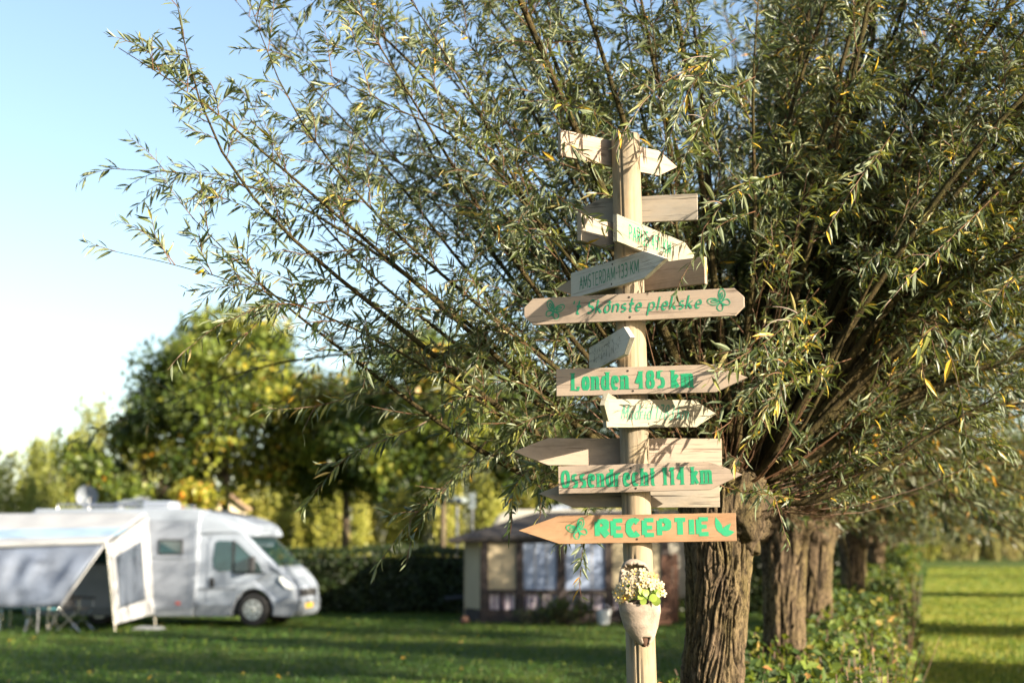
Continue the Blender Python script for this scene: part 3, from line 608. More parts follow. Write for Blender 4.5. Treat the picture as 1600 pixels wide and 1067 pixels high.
# ------------------------------------------------------------------ lettering: strokes drawn as ribbons
def arc(cx, cy, rx, ry, a0, a1, n=10):
    return [(cx + rx * math.cos(R(a0 + (a1 - a0) * i / n)), cy + ry * math.sin(R(a0 + (a1 - a0) * i / n))) for i in range(n + 1)]
XH = 0.66
def G(ch, xh=XH):
    h = xh; q = 0.2
    A = {
     'L': (.48, [[(0, 1), (0, 0)], [(0, 0), (.46, 0), (.46, .2)]]),
     'O': (.55, [arc(.27, .5, .27, .5, 90, 450, 20)]),
     'M': (.72, [[(0, 0), (.04, 1)], [(.04, 1), (.34, .15)], [(.34, .15), (.64, 1)], [(.64, 1), (.7, 0)]]),
     'S': (.46, [arc(.24, .75, .22, .25, 40, 250, 9) + arc(.22, .26, .22, .26, 70, -140, 9)]),
     'A': (.56, [[(0, 0), (.27, 1)], [(.27, 1), (.54, 0)], [(.1, .36), (.44, .36)]]),
     'T': (.52, [[(0, 1), (.52, 1)], [(.26, 1), (.26, 0)]]),
     'E': (.46, [[(0, 0), (0, 1)], [(0, 1), (.45, 1)], [(0, .5), (.38, .5)], [(0, 0), (.46, 0)]]),
     'R': (.5, [[(0, 0), (0, 1)], [(0, 1), (.2, 1)] + arc(.2, .74, .24, .26, 90, -90, 8) + [(0, .48)], [(.2, .48), (.48, 0)]]),
     'D': (.52, [[(0, 0), (0, 1)], [(0, 1), (.18, 1)] + arc(.18, .5, .32, .5, 90, -90, 12) + [(0, 0)]]),
     'K': (.5, [[(0, 0), (0, 1)], [(.46, 1), (.02, .42)], [(.12, .54), (.5, 0)]]),
     'P': (.46, [[(0, 0), (0, 1)], [(0, 1), (.2, 1)] + arc(.2, .72, .24, .28, 90, -90, 8) + [(0, .44)]]),
     'I': (.1, [[(.02, 0), (.02, 1)]]),
     'J': (.3, [[(.26, 1), (.26, .2)] + arc(.1, .18, .16, .18, 0, -130, 6)]),
     'C': (.5, [arc(.27, .5, .27, .5, 45, 315, 14)]),
     '1': (.26, [[(0, .78), (.16, 1)], [(.16, 1), (.16, 0)]]),
     '3': (.44, [arc(.2, .75, .22, .25, 140, -90, 9), arc(.2, .26, .24, .26, 90, -140, 9)]),
     '4': (.5, [[(.36, 0), (.36, 1)], [(.36, 1), (0, .3)], [(0, .3), (.5, .3)]]),
     '5': (.44, [[(.4, 1), (.06, 1)], [(.06, 1), (.03, .56)], [(.03, .56)] + arc(.2, .3, .22, .3, 110, -140, 10)]),
     '7': (.42, [[(0, 1), (.42, 1)], [(.42, 1), (.12, 0)]]),
     '8': (.46, [arc(.23, .75, .19, .25, 90, 450, 14), arc(.23, .27, .23, .27, 90, 450, 14)]),
     'o': (.4, [arc(.2, h / 2, .2, h / 2, 90, 450, 16)]),
     'ô': (.4, [arc(.2, h / 2, .2, h / 2, 90, 450, 16), [(.06, h + .1), (.2, h + .28)], [(.2, h + .28), (.36, h + .1)]]),
     'n': (.42, [[(0, h), (0, 0)], arc(.19, h - .17, .19, .17, 165, 10, 8) + [(.39, h - .2), (.39, 0)]]),
     'm': (.72, [[(0, h), (0, 0)], arc(.17, h - .15, .17, .15, 165, 10, 8) + [(.35, h - .18), (.35, 0)], arc(.52, h - .15, .17, .15, 165, 10, 8) + [(.7, h - .18), (.7, 0)]]),
     'h': (.42, [[(0, 1), (0, 0)], arc(.19, h - .17, .19, .17, 165, 10, 8) + [(.39, h - .2), (.39, 0)]]),
     'd': (.42, [arc(.19, h / 2, .19, h / 2, 60, 300, 12), [(.4, 1), (.4, 0)]]),
     'a': (.42, [arc(.19, h / 2, .19, h / 2, 50, 310, 12), [(.4, h), (.4, 0)]]),
     'e': (.4, [[(.02, h * .52), (.38, h * .52)] + arc(.2, h / 2, .19, h / 2, 8, 318, 16)]),
     'c': (.37, [arc(.2, h / 2, .2, h / 2, 48, 312, 14)]),
     'k': (.42, [[(0, 1), (0, 0)], [(.38, h), (.03, h * .42)], [(.13, h * .55), (.42, 0)]]),
     's': (.34, [arc(.17, h * .74, .15, h * .26, 40, 250, 7) + arc(.16, h * .27, .16, h * .27, 70, -140, 7)]),
     'r': (.32, [[(0, h), (0, 0)], arc(.17, h - .16, .15, .15, 160, 40, 6)]),
     't': (.28, [[(.1, 1.0), (.1, .14)] + arc(.22, .13, .12, .13, 180, 300, 5), [(-.05, h), (.32, h)], [(-.05, h - .05), (.32, h - .05)]]),
     'l': (.1, [[(.02, 1), (.02, 0)]]),
     'i': (.1, [[(.02, h), (.02, 0)], [(.02, h + .17), (.02, h + .28)]]),
     'j': (.2, [[(.14, h), (.14, -.1)] + arc(.02, -.1, .12, .14, 0, -100, 5), [(.14, h + .17), (.14, h + .28)]]),
     'p': (.42, [[(0, h), (0, -.34)], arc(.2, h / 2, .2, h / 2, 140, -140, 12)]),
     "'": (.1, [[(.05, 1), (.02, .76)]]),
     '-': (.22, [[(0, .45), (.2, .45)]]),
     ' ': (.26, []),
    }
    return A[ch]
def ribbon(pts, wf, z, V, Fc):
    n = len(pts)
    b = len(V)
    for i, p in enumerate(pts):
        a = pts[max(i - 1, 0)]; c = pts[min(i + 1, n - 1)]
        dx, dy = c[0] - a[0], c[1] - a[1]; l = math.hypot(dx, dy) or 1; dx /= l; dy /= l
        w = wf(dx, dy, i / (n - 1)) / 2 * rnd.uniform(.93, 1.07)
        V.append((p[0] - dy * w, z, p[1] + dx * w)); V.append((p[0] + dy * w, z, p[1] - dx * w))
    for i in range(n - 1):
        j = b + 2 * i; Fc.append((j, j + 1, j + 3, j + 2))
def write(text, H, length, wv, wh, pen=0.0, slant=0.0, serif=0.0, gap=0.12, wave=0.0, sx0=1.0, even=False, xh=XH, jit=0.0):
    """returns V,F of lettering, origin at left baseline, x along the board, H = capital height"""
    adv = []; tot = 0
    for ch in text:
        w, _ = G(ch, xh); adv.append(tot); tot += w * sx0 + gap + (wv if ch != ' ' else 0)
    tot -= gap; k = length / (tot * H); V = []; Fc = []; zi = 0
    for ch, x0 in zip(text, adv):
        w, strokes = G(ch, xh); jy = rnd.uniform(-jit, jit)
        for st in strokes:
            zi = (zi + 1) % 5; z = -0.00016 * zi
            pts = [((x0 + wv / 2 + x * sx0 + slant * y) * k * H, (wh / 2 + y * (1 - wh) + jy if y >= 0 else y + wh / 2) * H) for x, y in st]
            if len(pts) == 2 and pen:      # subdivide so the pen width can swell
                pts = [(pts[0][0] + (pts[1][0] - pts[0][0]) * t / 5, pts[0][1] + (pts[1][1] - pts[0][1]) * t / 5) for t in range(6)]
            def wf(dx, dy, t):
                if pen:
                    return H * (wh + (wv - wh) * abs(math.sin(math.atan2(dy, dx) - pen)) * (1 + 0.25 * math.sin(t * math.pi)))
                return H * (wh * abs(dx) + wv * abs(dy) * k if abs(dy) > 0.02 else wh)
            ribbon(pts, wf, z, V, Fc)
            if serif and len(st) >= 2:
                for e, o in ((0, 1), (-1, -2)):
                    if abs(st[e][0] - st[o][0]) < 0.02 and abs(st[e][1] - st[o][1]) > 0.1 and (abs(st[e][1]) < 0.01 or st[e][1] >= xh - 0.02) and abs(st[e][1] - .2) > .01:
                        yb = pts[e][1] + (-wh / 2 if e == 0 or st[e][1] > .3 else -wh / 2) * 0
                        zi = (zi + 1) % 5
                        ribbon([(pts[e][0] - (wv / 2 + serif) * k * H, yb), (pts[e][0] + (wv / 2 + serif) * k * H, yb)], lambda a, b, c: wh * H, -0.00016 * zi - 0.00008, V, Fc)
    return V, Fc
def rot2(pts, a, s, cx, cy, fl=1):
    c, n = math.cos(a), math.sin(a); return [(cx + (x * fl * c - y * n) * s, cy + (x * fl * n + y * c) * s) for x, y in pts]
def butterfly(cx, cy, s, ang, w, filled=False):
    V = []; Fc = []
    up = [(0, 0), (.16, .42), (.42, .62), (.60, .52), (.58, .38), (.50, .30), (.52, .18), (.34, .06), (0, -.02)]
    lo = [(0, -.04), (.30, -.02), (.44, -.16), (.38, -.26), (.40, -.38), (.22, -.44), (.08, -.28), (0, -.08)]
    inn = [(.10, .14), (.30, .38), (.42, .40), (.38, .24), (.12, .10)]
    zi = 0
    for fl in (1, -1):
        for shape in (up, lo, inn):
            q, _ = resample([(x, y, 0) for x, y in shape], 18); pts = rot2([(a[0], a[1]) for a in q], ang, s, cx, cy, fl)
            zi += 1
            ribbon(pts, lambda a, b, t: w * s * (0.75 + 0.7 * abs(math.sin(t * 5))), -0.00016 * (zi % 5), V, Fc)
        ant = [(0.0, .1), (.05, .3), (.16, .44)]; ribbon(rot2(ant, ang, s, cx, cy, fl), lambda a, b, t: w * s * .5, -0.0001, V, Fc)
    ribbon(rot2([(0, .14), (0, -.3)], ang, s, cx, cy), lambda a, b, t: w * s * 1.8, -0.0009, V, Fc)
    return V, Fc
def leafmark(cx, cy, s):
    V = []; Fc = []
    for k, (a, l, w, ox, oy) in enumerate(((108, .95, .36, -.12, -.40), (48, .80, .30, -.12, -.44), (8, .72, .36, -.12, -.42))):
        n = 10; c, sn = math.cos(R(a)), math.sin(R(a)); b = len(V)
        for i in range(n + 1):
            t = i / n; ww = w * math.sin(math.pi * t ** 0.8) / 2
            for sg in (1, -1):
                x = t * l; y = ww * sg; V.append((cx + (ox + x * c - y * sn) * s, -0.00016 * k, cy + (oy + x * sn + y * c) * s))
        for i in range(n):
            j = b + 2 * i; Fc.append((j, j + 1, j + 3, j + 2))
    return V, Fc

# ------------------------------------------------------------------ signpost
PY = 5.9; PR = 0.0605
pb = at(1002.5, 1060, PY); ptp = at(977, 212, PY)
def pole_c(z):
    t = (z - pb.z) / (ptp.z - pb.z); return pb + (ptp - pb) * t
p0 = pole_c(0.0)
SP = empty('signpost', (p0.x, p0.y, 0), 'tall wooden signpost with many pointed boards lettered in green', 'signpost')
# round pole with a drying crack running down its front left
k_, nz_ = 72, 120; zs = np.linspace(-0.3, ptp.z, nz_); th = np.linspace(0, 2 * math.pi, k_, endpoint=False)
Zg, Tg = np.meshgrid(zs, th, indexing='ij')
tt = (Zg - pb.z) / (ptp.z - pb.z); cx = pb.x + (ptp.x - pb.x) * tt; cy = np.full_like(cx, PY)
rg_ = PR + 0.0014 * vnoise(np.cos(Tg) * 2, np.sin(Tg) * 2, Zg * 3) + 0.0006 * vnoise(np.cos(Tg) * 14, np.sin(Tg) * 14, Zg * 1.2)
for ca, wd, dp, zz0, zz1, sd in ((R(247), 0.040, 0.012, -1, 1.62, 1), (R(243), 0.022, 0.007, 2.35, 3.5, 2), (R(262), 0.04, 0.010, 0.3, 1.2, 3), (R(285), 0.035, 0.008, 2.1, 3.2, 4), (R(225), 0.04, 0.010, 1.2, 2.6, 5)):
    c_ = ca + 0.06 * vnoise(Zg * 1.3, 0 * Zg, 0 * Zg, sd); d_ = (Tg - c_ + math.pi) % (2 * math.pi) - math.pi
    rg_ = rg_ - dp * np.exp(-(d_ / wd) ** 2) * ((Zg > zz0) & (Zg < zz1))
V = np.stack([cx + rg_ * np.cos(Tg), cy + rg_ * np.sin(Tg), Zg], -1).reshape(-1, 3)
i = np.arange(nz_ - 1)[:, None] * k_; j = np.arange(k_)[None]; j2 = (j + 1) % k_
Q = np.stack([i + j, i + j2, i + k_ + j2, i + k_ + j], -1).reshape(-1, 4)
Vt = np.concatenate([V, [[ptp.x, PY, ptp.z - 0.002]]]); last = (nz_ - 1) * k_
Tq = np.stack([last + j[0], last + j2[0], np.full(k_, len(V))], 1)
part('post', Vt, [Q, Tq], M['wood_post'], SP, smooth=True)

def solve_t(C, d, px):
    lo, hi = -1.6, 1.6
    f = lambda t: proj(C + d * t)[0]
    for _ in range(50):
        m = (lo + hi) / 2
        if f(m) < px: lo = m
        else: hi = m
    return (lo + hi) / 2
BH = 0.1135; TH = 0.021
def board(label, mat, xl, xr, yc, yaw, front, shape='right', ends=None, tilt=0, h=BH, ref=None, tip=0.13, cham=0.04, push=0.0, lett=(), lmat='green', screws=True, th=TH):
    """xl,xr: where its ends stand in the photo; yaw: degrees the right end swings away from the viewer"""
    a = R(yaw); d = Vector((math.cos(a), math.sin(a), 0)); nrm = Vector((math.sin(a), -math.cos(a), 0))
    ref = 990 if ref is None else ref
    zc = at(ref, yc, PY).z; c0 = pole_c(zc); off = (PR + th / 2 + push) * (1 if front else -1)
    C = c0 + nrm * off
    # height from the pixel at the crossing
    zc = at(ref, yc, C.y).z; C.z = zc
    ta = solve_t(C, d, xl); tb = solve_t(C, d, xr)
    if ends: ta, tb = (ends[0] if ends[0] is not None else ta), (ends[1] if ends[1] is not None else tb)
    L0, L1 = ta, tb; hh = h / 2
    if shape == 'right': o = [(L0, -hh), (L1 - tip, -hh), (L1, 0), (L1 - tip, hh), (L0, hh)]
    elif shape == 'left': o = [(L1, hh), (L0 + tip, hh), (L0, 0), (L0 + tip, -hh), (L1, -hh)]
    elif shape == 'both': o = [(L0 + tip, -hh), (L1 - tip, -hh), (L1, 0), (L1 - tip, hh), (L0 + tip, hh), (L0, 0)]
    elif shape == 'octa': o = [(L0 + cham, -hh), (L1 - cham, -hh), (L1, -hh * .35), (L1, hh * .35), (L1 - cham, hh), (L0 + cham, hh), (L0, hh * .35), (L0, -hh * .35)]
    else: o = [(L0, -hh), (L1, -hh), (L1, hh), (L0, hh)]
    # slightly uneven sawn edges
    oo = []
    for q in range(len(o)):
        p, r = o[q], o[(q + 1) % len(o)]; n = max(1, int(math.hypot(r[0] - p[0], r[1] - p[1]) / 0.06))
        for s in range(n):
            jx = rnd.uniform(-.0007, .0007); oo.append((p[0] + (r[0] - p[0]) * s / n + (jx if s else 0), p[1] + (r[1] - p[1]) * s / n + (rnd.uniform(-.0009, .0009) if s else 0)))
    mb = MB(); mb.prism(oo, -th / 2, th / 2)
    b = mb.build('board', M[mat], SP, bevel=0.0012, local=True, seg=1); b['label'] = label
    b.location = C - Vector(SP.location); b.rotation_euler = Matrix.Rotation(a, 3, 'Z').to_euler()
    b.rotation_euler = (Matrix.Rotation(a, 3, 'Z') @ Matrix.Rotation(R(-tilt), 3, 'Y')).to_euler()
    if screws:
        for sz in (hh - .016, -hh + .014):
            sm = MB(); sx = -C.xy.dot(d.xy) + c0.xy.dot(d.xy) + rnd.uniform(-.012, .012)
            if L0 + .02 < sx < L1 - .02:
                sm.prism([(sx + .0046 * math.cos(q), sz + .0046 * math.sin(q)) for q in [R(45 * e) for e in range(8)]], -th / 2 - .0012, -th / 2 + .002)
                sm.build('screw', M['screw'], b, local=True)
    for fn in lett:
        V, Fc, mt, nm = fn(C, d, ta, tb)
        V = [(v[0], v[1] - th / 2 - 0.0009, v[2]) for v in V]
        me = bpy.data.meshes.new(nm); me.from_pydata(V, [], Fc); me.materials.append(M[mt]); me.update(); obj(nm, me, b)
    return b
def txt(text, xa, xb, base, H, mt='green', name='lettering', tiltfix=0, **kw):
    def fn(C, d, ta, tb):
        a, b = solve_t(C, d, xa), solve_t(C, d, xb); V, Fc = write(text, H, b - a, **kw)
        return [(x + a, y, z + base + tiltfix * x) for x, y, z in V], Fc, mt, name
    return fn
def mark(fun, xc, zc, s, *args, mt='green', name='butterfly_emblem'):
    def fn(C, d, ta, tb):
        c = solve_t(C, d, xc); V, Fc = fun(c, zc, s, *args); return V, Fc, mt, name
    return fn
def worn_marks(C, d, ta, tb):
    V = []; Fc = []; r = random.Random(4)      # two rows of worn-off letter remains, no longer readable
    for row in (.014, -.022):
        x = ta + .08
        while x < tb - .16:
            for q in range(r.randint(1, 3)):
                a = x + r.uniform(0, .02); z = row + r.uniform(-.012, .012); ln = r.uniform(.004, .022)
                ribbon([(a, z), (a + r.uniform(-.012, .012), z + ln)], lambda p, s_, t: .005, -.00016 * q, V, Fc)
            x += r.uniform(.028, .05)
    return V, Fc, 'grey_fade', 'worn_lettering'
# top to bottom
board('weathered blank board, topmost, its point away to the right', 'wood_pale', 874, 1056, 242, 36, False, 'right', ref=977, tip=.11, tilt=0)
board('grey-brown blank board pointing left, second from the top', 'wood_grey', 893, 1090, 329, -12, False, 'left', ref=980)
board('stub of a board turned away behind the post', 'wood_grey', 905, 1000, 372, 52, False, 'right', ends=(None, .50), ref=960, push=0.0)
board('weathered board with green Paris lettering turned sideways', 'wood_cream', 961, 1075, 374, 58, True, 'right', ends=(None, .52), ref=985,
      lett=(txt('PARIJS 451 KM', 979, 1045, -.032, .066, 'green_thin', wv=.11, wh=.09, gap=.12, jit=.05),), screws=False)
board('board pointing left behind the slanting Amsterdam board', 'wood_pale', 870, 1103, 436, -36, False, 'left', ref=985, tip=.14)
board('board turned sideways with thin green Amsterdam lettering', 'wood_shade_lift', 895, 1043, 428, -60, True, 'right', ref=965, tip=.15, push=.002,
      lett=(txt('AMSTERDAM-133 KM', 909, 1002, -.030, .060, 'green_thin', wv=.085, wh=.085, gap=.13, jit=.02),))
board('long board with cut corners, cursive lettering and butterflies', 'wood_pale', 820, 1163, 480.5, -15, True, 'octa', cham=.038, ref=992, tilt=0.3,
      lett=(txt("'t Skônste plekske", 892, 1096, -.020, .058, 'green_thin', wv=.15, wh=.05, pen=.7, slant=.24, gap=.10, xh=.6),
            mark(butterfly, 866, -.003, .070, R(-20), .055, mt='green_thin'), mark(butterfly, 1127, .002, .074, R(38), .045, mt='green_thin')))
board('short board seen from its end with faded dark lettering', 'wood_shade_lift', 934, 990, 543, -80, True, 'right', ref=962, tip=.10, ends=(-.42, .30), push=0.004,
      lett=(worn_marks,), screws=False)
board('pinkish board with bold green Londen lettering', 'wood_pale', 870, 1168, 595, -12, True, 'right', ref=992, tip=.13, tilt=0.2,
      lett=(txt('Londen 485 km', 893, 1084, -.035, .073, 'green', wv=.235, wh=.06, serif=.05, gap=.085, sx0=.80, xh=.76),))
board('cream board in full sun with green Madrid script', 'wood_cream', 944, 1117, 646, 40, True, 'right', ref=992, tip=.13, tilt=3.2, push=.012,
      lett=(txt('Madrid 1783 km', 966, 1072, -.026, .062, 'green_fade', wv=.15, wh=.06, pen=.75, slant=.34, gap=.06, sx0=.9, xh=.55),))
board('pointed board seen almost end-on beside the Madrid board', 'wood_cream', 921, 960, 645, 76, False, 'left', ref=955, tip=.09, ends=(-.34, .3), screws=False)
board('wide blank board pointing left behind the post', 'wood_pale', 802, 1127, 706, 2, False, 'left', ref=990, tip=.145, tilt=0)
board('pinkish board with bold green Ossendrecht lettering', 'wood_pale', 873, 1160, 746.5, -11, True, 'right', ref=992, tip=.13, tilt=1.2,
      lett=(txt('Ossendrecht 114 km', 877, 1113, -.033, .071, 'green', wv=.215, wh=.06, serif=.045, gap=.08, sx0=.80, xh=.76),))
board('low grey board pointing left behind the Ossendrecht board', 'wood_grey', 841, 1124, 771, -1, False, 'left', ref=992, tip=.145, tilt=0)
board('fresh orange board with bold green Receptie lettering pointing left', 'wood_new', 810, 1150, 825.5, -3, True, 'left', ref=992, tip=.165, tilt=.9,
      lett=(txt('RECEPTIE', 929, 1111, -.035, .076, 'green', wv=.30, wh=.22, gap=.0, sx0=1.12, jit=.02),
            mark(butterfly, 904, -.004, .070, R(28), .055), mark(leafmark, 1130, .004, .074, name='leaf_emblem')))

# ------------------------------------------------------------------ wooden clog hung on the post as a planter
cz0, cz1 = at(1008, 1010, 5.8).z, at(992, 873, 5.8).z; HC = cz1 - cz0
cxm = at(999, 945, 5.78).x; cyb = PY - PR - 0.001
CL = empty('clog_planter', (cxm, cyb, cz0), 'pale wooden clog with a rotten toe nailed upright to the post', 'clog')
nz, nt2 = 54, 48; V = []; Fc = []
for a in range(nz):
    z = a / (nz - 1)
    hw = float(np.interp(z, [0, .03, .10, .22, .40, .58, .76, .88, .96, 1.0], [.010, .024, .046, .068, .083, .083, .071, .060, .044, .014]))
    dp = float(np.interp(z, [0, .04, .12, .25, .42, .55, .7, .9, .97, 1.0], [.030, .050, .072, .098, .118, .112, .095, .078, .060, .030]))
    cxo = float(np.interp(z, [0, .2, .5, 1], [.022, .006, 0, -.018])); bk = float(np.interp(z, [0, .1, .3, 1], [.030, .014, .004, .002]))
    for b in range(nt2):
        an = 2 * math.pi * b / nt2; c, s = math.cos(an), math.sin(an)
        ex = abs(s) ** 0.9 * (1 if s > 0 else -1)
        V.append((cxo + hw * c, -bk - dp / 2 + dp / 2 * ex, z * HC))
for a in range(nz - 1):
    z = a / (nz - 1)
    for b in range(nt2):
        an = 2 * math.pi * (b + .5) / nt2; s = math.sin(an)
        lim = np.interp(z, [.46, .52, .62, .8, .90, .955], [-1.2, -.7, -.2, .0, -.15, -1.2])
        if s < lim and z > .46 and z < .955: continue          # the foot opening
        if z < .10 and abs(an - R(285)) < R(30) - z * 2: continue     # chipped toe
        i0, i1 = a * nt2 + b, a * nt2 + (b + 1) % nt2; Fc.append((i0, i1, i1 + nt2, i0 + nt2))
Fc.append(tuple(range((nz - 1) * nt2, nz * nt2))); Fc.append(tuple(range(nt2 - 1, -1, -1)))
o = part('shell', V, Fc, M['clog'], CL, smooth=True, local=True)
md = o.modifiers.new('wall', 'SOLIDIFY'); md.thickness = 0.013; md.offset = -1
mb = MB(); mb.tube([(.018, -.060, .004), (.016, -.062, .03), (.012, -.06, .06)], [.010, .018, .016], 10); mb.build('rotten_toe', M['clog_dark'], CL, smooth=True, local=True)
mb = MB(); mb.tube([(-.002, -.060, HC * .44), (-.002, -.056, HC * .52)], [.060, .058], 20); mb.build('soil', M['soil'], CL, local=True)
# flowers
M['petal'] = leaf_mat('cream_petal', [(0, (0.32, 0.25, 0.14)), (0.5, (0.36, 0.32, 0.24)), (0.85, (0.38, 0.26, 0.12)), (1, (0.36, 0.19, 0.06))], under=(0.6, 0.5, 0.35), trans=0.25, rough=0.6)
M['eye'] = plain('flower_centre', (0.62, 0.36, 0.03), 0.7, var=0.4, scale=200)
M['fleaf'] = leaf_mat('plant_leaf', [(0, (0.06, 0.12, 0.02)), (0.5, (0.17, 0.27, 0.04)), (1, (0.33, 0.42, 0.08))], under_k=0.3, trans=0.3)
M['stem'] = plain('plant_stem', (0.12, 0.2, 0.04), 0.6)
FB = empty('flower_plant', (cxm, cyb - .05, cz0 + HC * .57), 'bunch of cream and peach flowers growing out of the clog', 'flowers')
fr = np.random.default_rng(3); fcen = Vector((cxm - .003, cyb - .085, cz0 + HC * .64))
def petal_mesh(key):
    V = []; Fc = []
    for p in range(5):
        a = p * 2 * math.pi / 5; c, s = math.cos(a), math.sin(a); b = len(V)
        pts = [(0.001, 0, .0), (.0065, -.0042, .002), (.0065, .0042, .002), (.0125, -.0058, .0035), (.0125, .0058, .0035), (.0168, -.0024, .0025), (.0168, .0024, .0025), (.010, 0, .0005)]
        for x, y, z in pts: V.append((x * c - y * s, x * s + y * c, z))
        Fc += [tuple(b + q for q in f) for f in ((0, 1, 7), (0, 7, 2), (1, 3, 7), (7, 4, 2), (3, 5, 7), (5, 6, 7), (6, 4, 7))]
    return mesh_np('petals', V, np.array(Fc), M['petal'], True, {'tint': np.full(len(V), key)})
pm = [petal_mesh(k) for k in (.15, .35, .55, .9)]
em = MB(); em.tube([(0, 0, 0), (0, 0, .003), (0, 0, .0045)], [.0034, .003, .001], 6)
eye0 = None; stems = MB()
nf = 0; spots = []
tries = 0
while nf < 36 and tries < 4000:
    tries += 1
    u = fr.uniform(-1, 1); v = fr.uniform(-1, 1)
    if u * u * 0.9 + v * v > 1: continue
    pos = fcen + Vector((u * .098 + .003, -.038 * math.sqrt(max(0, 1 - u * u * .8 - v * v * .8)) + fr.uniform(-.01, .012), v * .048 + .030 - .048 * u * u + .006 * u))
    if any((pos - q).length < .0205 for q in spots): continue
    if u > .15 and v < -.15: continue
    spots.append(pos); nf += 1
    key = 3 if (u > .55 and fr.random() < .8) or fr.random() < .08 else int(fr.integers(0, 3))
    o = obj('flower', pm[key], FB); dirv = Vector((u * .8 + fr.uniform(-.3, .3), -1.0, v * .6 + .2 + fr.uniform(-.3, .3))).normalized()
    o.matrix_local = Matrix.Translation(pos - Vector(FB.location)) @ dirv.to_track_quat('Z', 'Y').to_matrix().to_4x4() @ Matrix.Rotation(fr.uniform(0, 6), 4, 'Z') @ Matrix.Scale(fr.uniform(.85, 1.25), 4)
    if eye0 is None: e = eye0 = em.build('flower_eye', M['eye'], o, smooth=True, local=True)
    else: e = obj('flower_eye', eye0.data, o)
    root = Vector((cxm + fr.uniform(-.03, .03), cyb - .06, cz0 + HC * .56))
    stems.tube([root, root.lerp(pos, .5) + Vector((0, .012, .012)), pos - dirv * .001], [.0014, .0012, .0009], 4, cap=False)
stems.build('stems', M['stem'], FB)
def round_leaf(key):
    n = 10; V = [(0, 0, 0)] + [(.5 + .5 * math.cos(a), .46 * math.sin(a), .06 * math.cos(2 * a)) for a in [2 * math.pi * i / n for i in range(n)]] + [(.5, 0, -.03)]
    Fc = [(n + 1, 1 + i, 1 + (i + 1) % n) for i in range(n)]
    return mesh_np('leaf', V, np.array(Fc), M['fleaf'], True, {'tint': np.full(len(V), key)})
rl = [round_leaf(k) for k in (.2, .5, .85)]
for i in range(34):
    big = i < 7
    if big: u, v, s = [(.30, -.28, .034), (.62, -.30, .036), (.80, -.42, .030), (.58, -.62, .040), (.25, -.60, .030), (.40, -.05, .03), (-.1, -.62, .028)][i]
    else: u, v, s = fr.uniform(-.95, .9), fr.uniform(-.85, .1) , fr.uniform(.016, .028)
    pos = fcen + Vector((u * .082, -.045 + .03 * u * u + (0 if big else .03), v * .055 + .006)); o = obj('leaf', rl[2 if big else int(fr.integers(0, 2))], FB)
    dirv = Vector((fr.uniform(-.4, .4), -1, fr.uniform(.0, .5))).normalized()
    o.matrix_local = Matrix.Translation(pos - Vector(FB.location)) @ dirv.to_track_quat('Z', 'Y').to_matrix().to_4x4() @ Matrix.Rotation(fr.uniform(0, 6), 4, 'Z') @ Matrix.Scale(s, 4)
# ------------------------------------------------------------------ vegetation masses
def scatter_leaves(name, parent, P, D, Nn, size, tint, mat, asp=0.7, simple=True, kind='stuff'):
    L = size; W = size * asp
    V, Fc, t = leaf_batch(P, D, Nn, L, W, tint, LU2 if simple else LU, LT2 if simple else LT)
    return part(name, V, Fc, mat, parent, attrs={'tint': t}, kind=kind)
def rand_dirs(rg, n): return unit(rg.normal(0, 1, (n, 3)))

def broadleaf(name, label, group, x, Y, cz0_, cz1_, rx, seed, mat, n=9000, ls=0.17, trunk_r=0.13, trunk_h=None, autumn=0.15, lean=0.0, lobes=34, flat=1.0):
    rg = np.random.default_rng(seed); t = empty(name, (x, Y, 0), label, 'tree', group)
    zc = (cz0_ + cz1_) / 2; hz = (cz1_ - cz0_) / 2; th_ = trunk_h or cz0_ + hz * .6
    mb = MB(); mb.tube([(x, Y, -.1), (x + lean * .3, Y, th_ * .5), (x + lean, Y, th_), (x + lean, Y, th_ + hz * .6)], [trunk_r * 1.25, trunk_r, trunk_r * .75, trunk_r * .25], 10); mb.build('trunk', M['tbark'], t, smooth=True)
    C = []; Rr = []
    for i in range(lobes):
        d = rg.normal(0, 1, 3); d /= np.linalg.norm(d); r = rg.uniform(.25, .92) ** .7
        sh = 1.0 - .28 * max(d[2], 0)
        c = np.array([x + lean + d[0] * rx * r * sh, Y + d[1] * rx * r * sh * flat, zc + d[2] * hz * r]); C.append(c); Rr.append(rg.uniform(.20, .38) * rx)
    lm = MB()
    for c in C[:14]:
        s0 = Vector((x + lean * .8, Y, th_ * rg.uniform(.75, 1.05))); e = Vector(c)
        b_ = MB(); b_.tube([s0, s0.lerp(e, .5) + Vector((0, 0, -.15)), e], [trunk_r * .42, trunk_r * .28, .015], 6); b_.build('branch', M['tbark'], t, smooth=True)
    C = np.array(C); Rr = np.array(Rr); k = rg.integers(0, lobes, n); d = rand_dirs(rg, n); d[:, 2] = np.abs(d[:, 2]) * np.where(rg.random(n) < .75, 1, -1)
    rad = rg.random(n) ** .4
    P = C[k] + d * (Rr[k] * rad)[:, None] * np.array([1, 1, .75])
    ct = rg.uniform(.15, .72, lobes); ct = np.where(rg.random(lobes) < autumn, rg.uniform(.66, .84, lobes), ct)
    tint = np.clip(ct[k] + rg.normal(0, .10, n), .02, .98)
    nn = unit(d + rg.normal(0, .6, (n, 3)) + np.array([0, 0, .5])); dd = rand_dirs(rg, n)
    scatter_leaves('foliage', t, P, dd, nn, ls * rg.uniform(.6, 1.3, n), tint, mat)
    return t

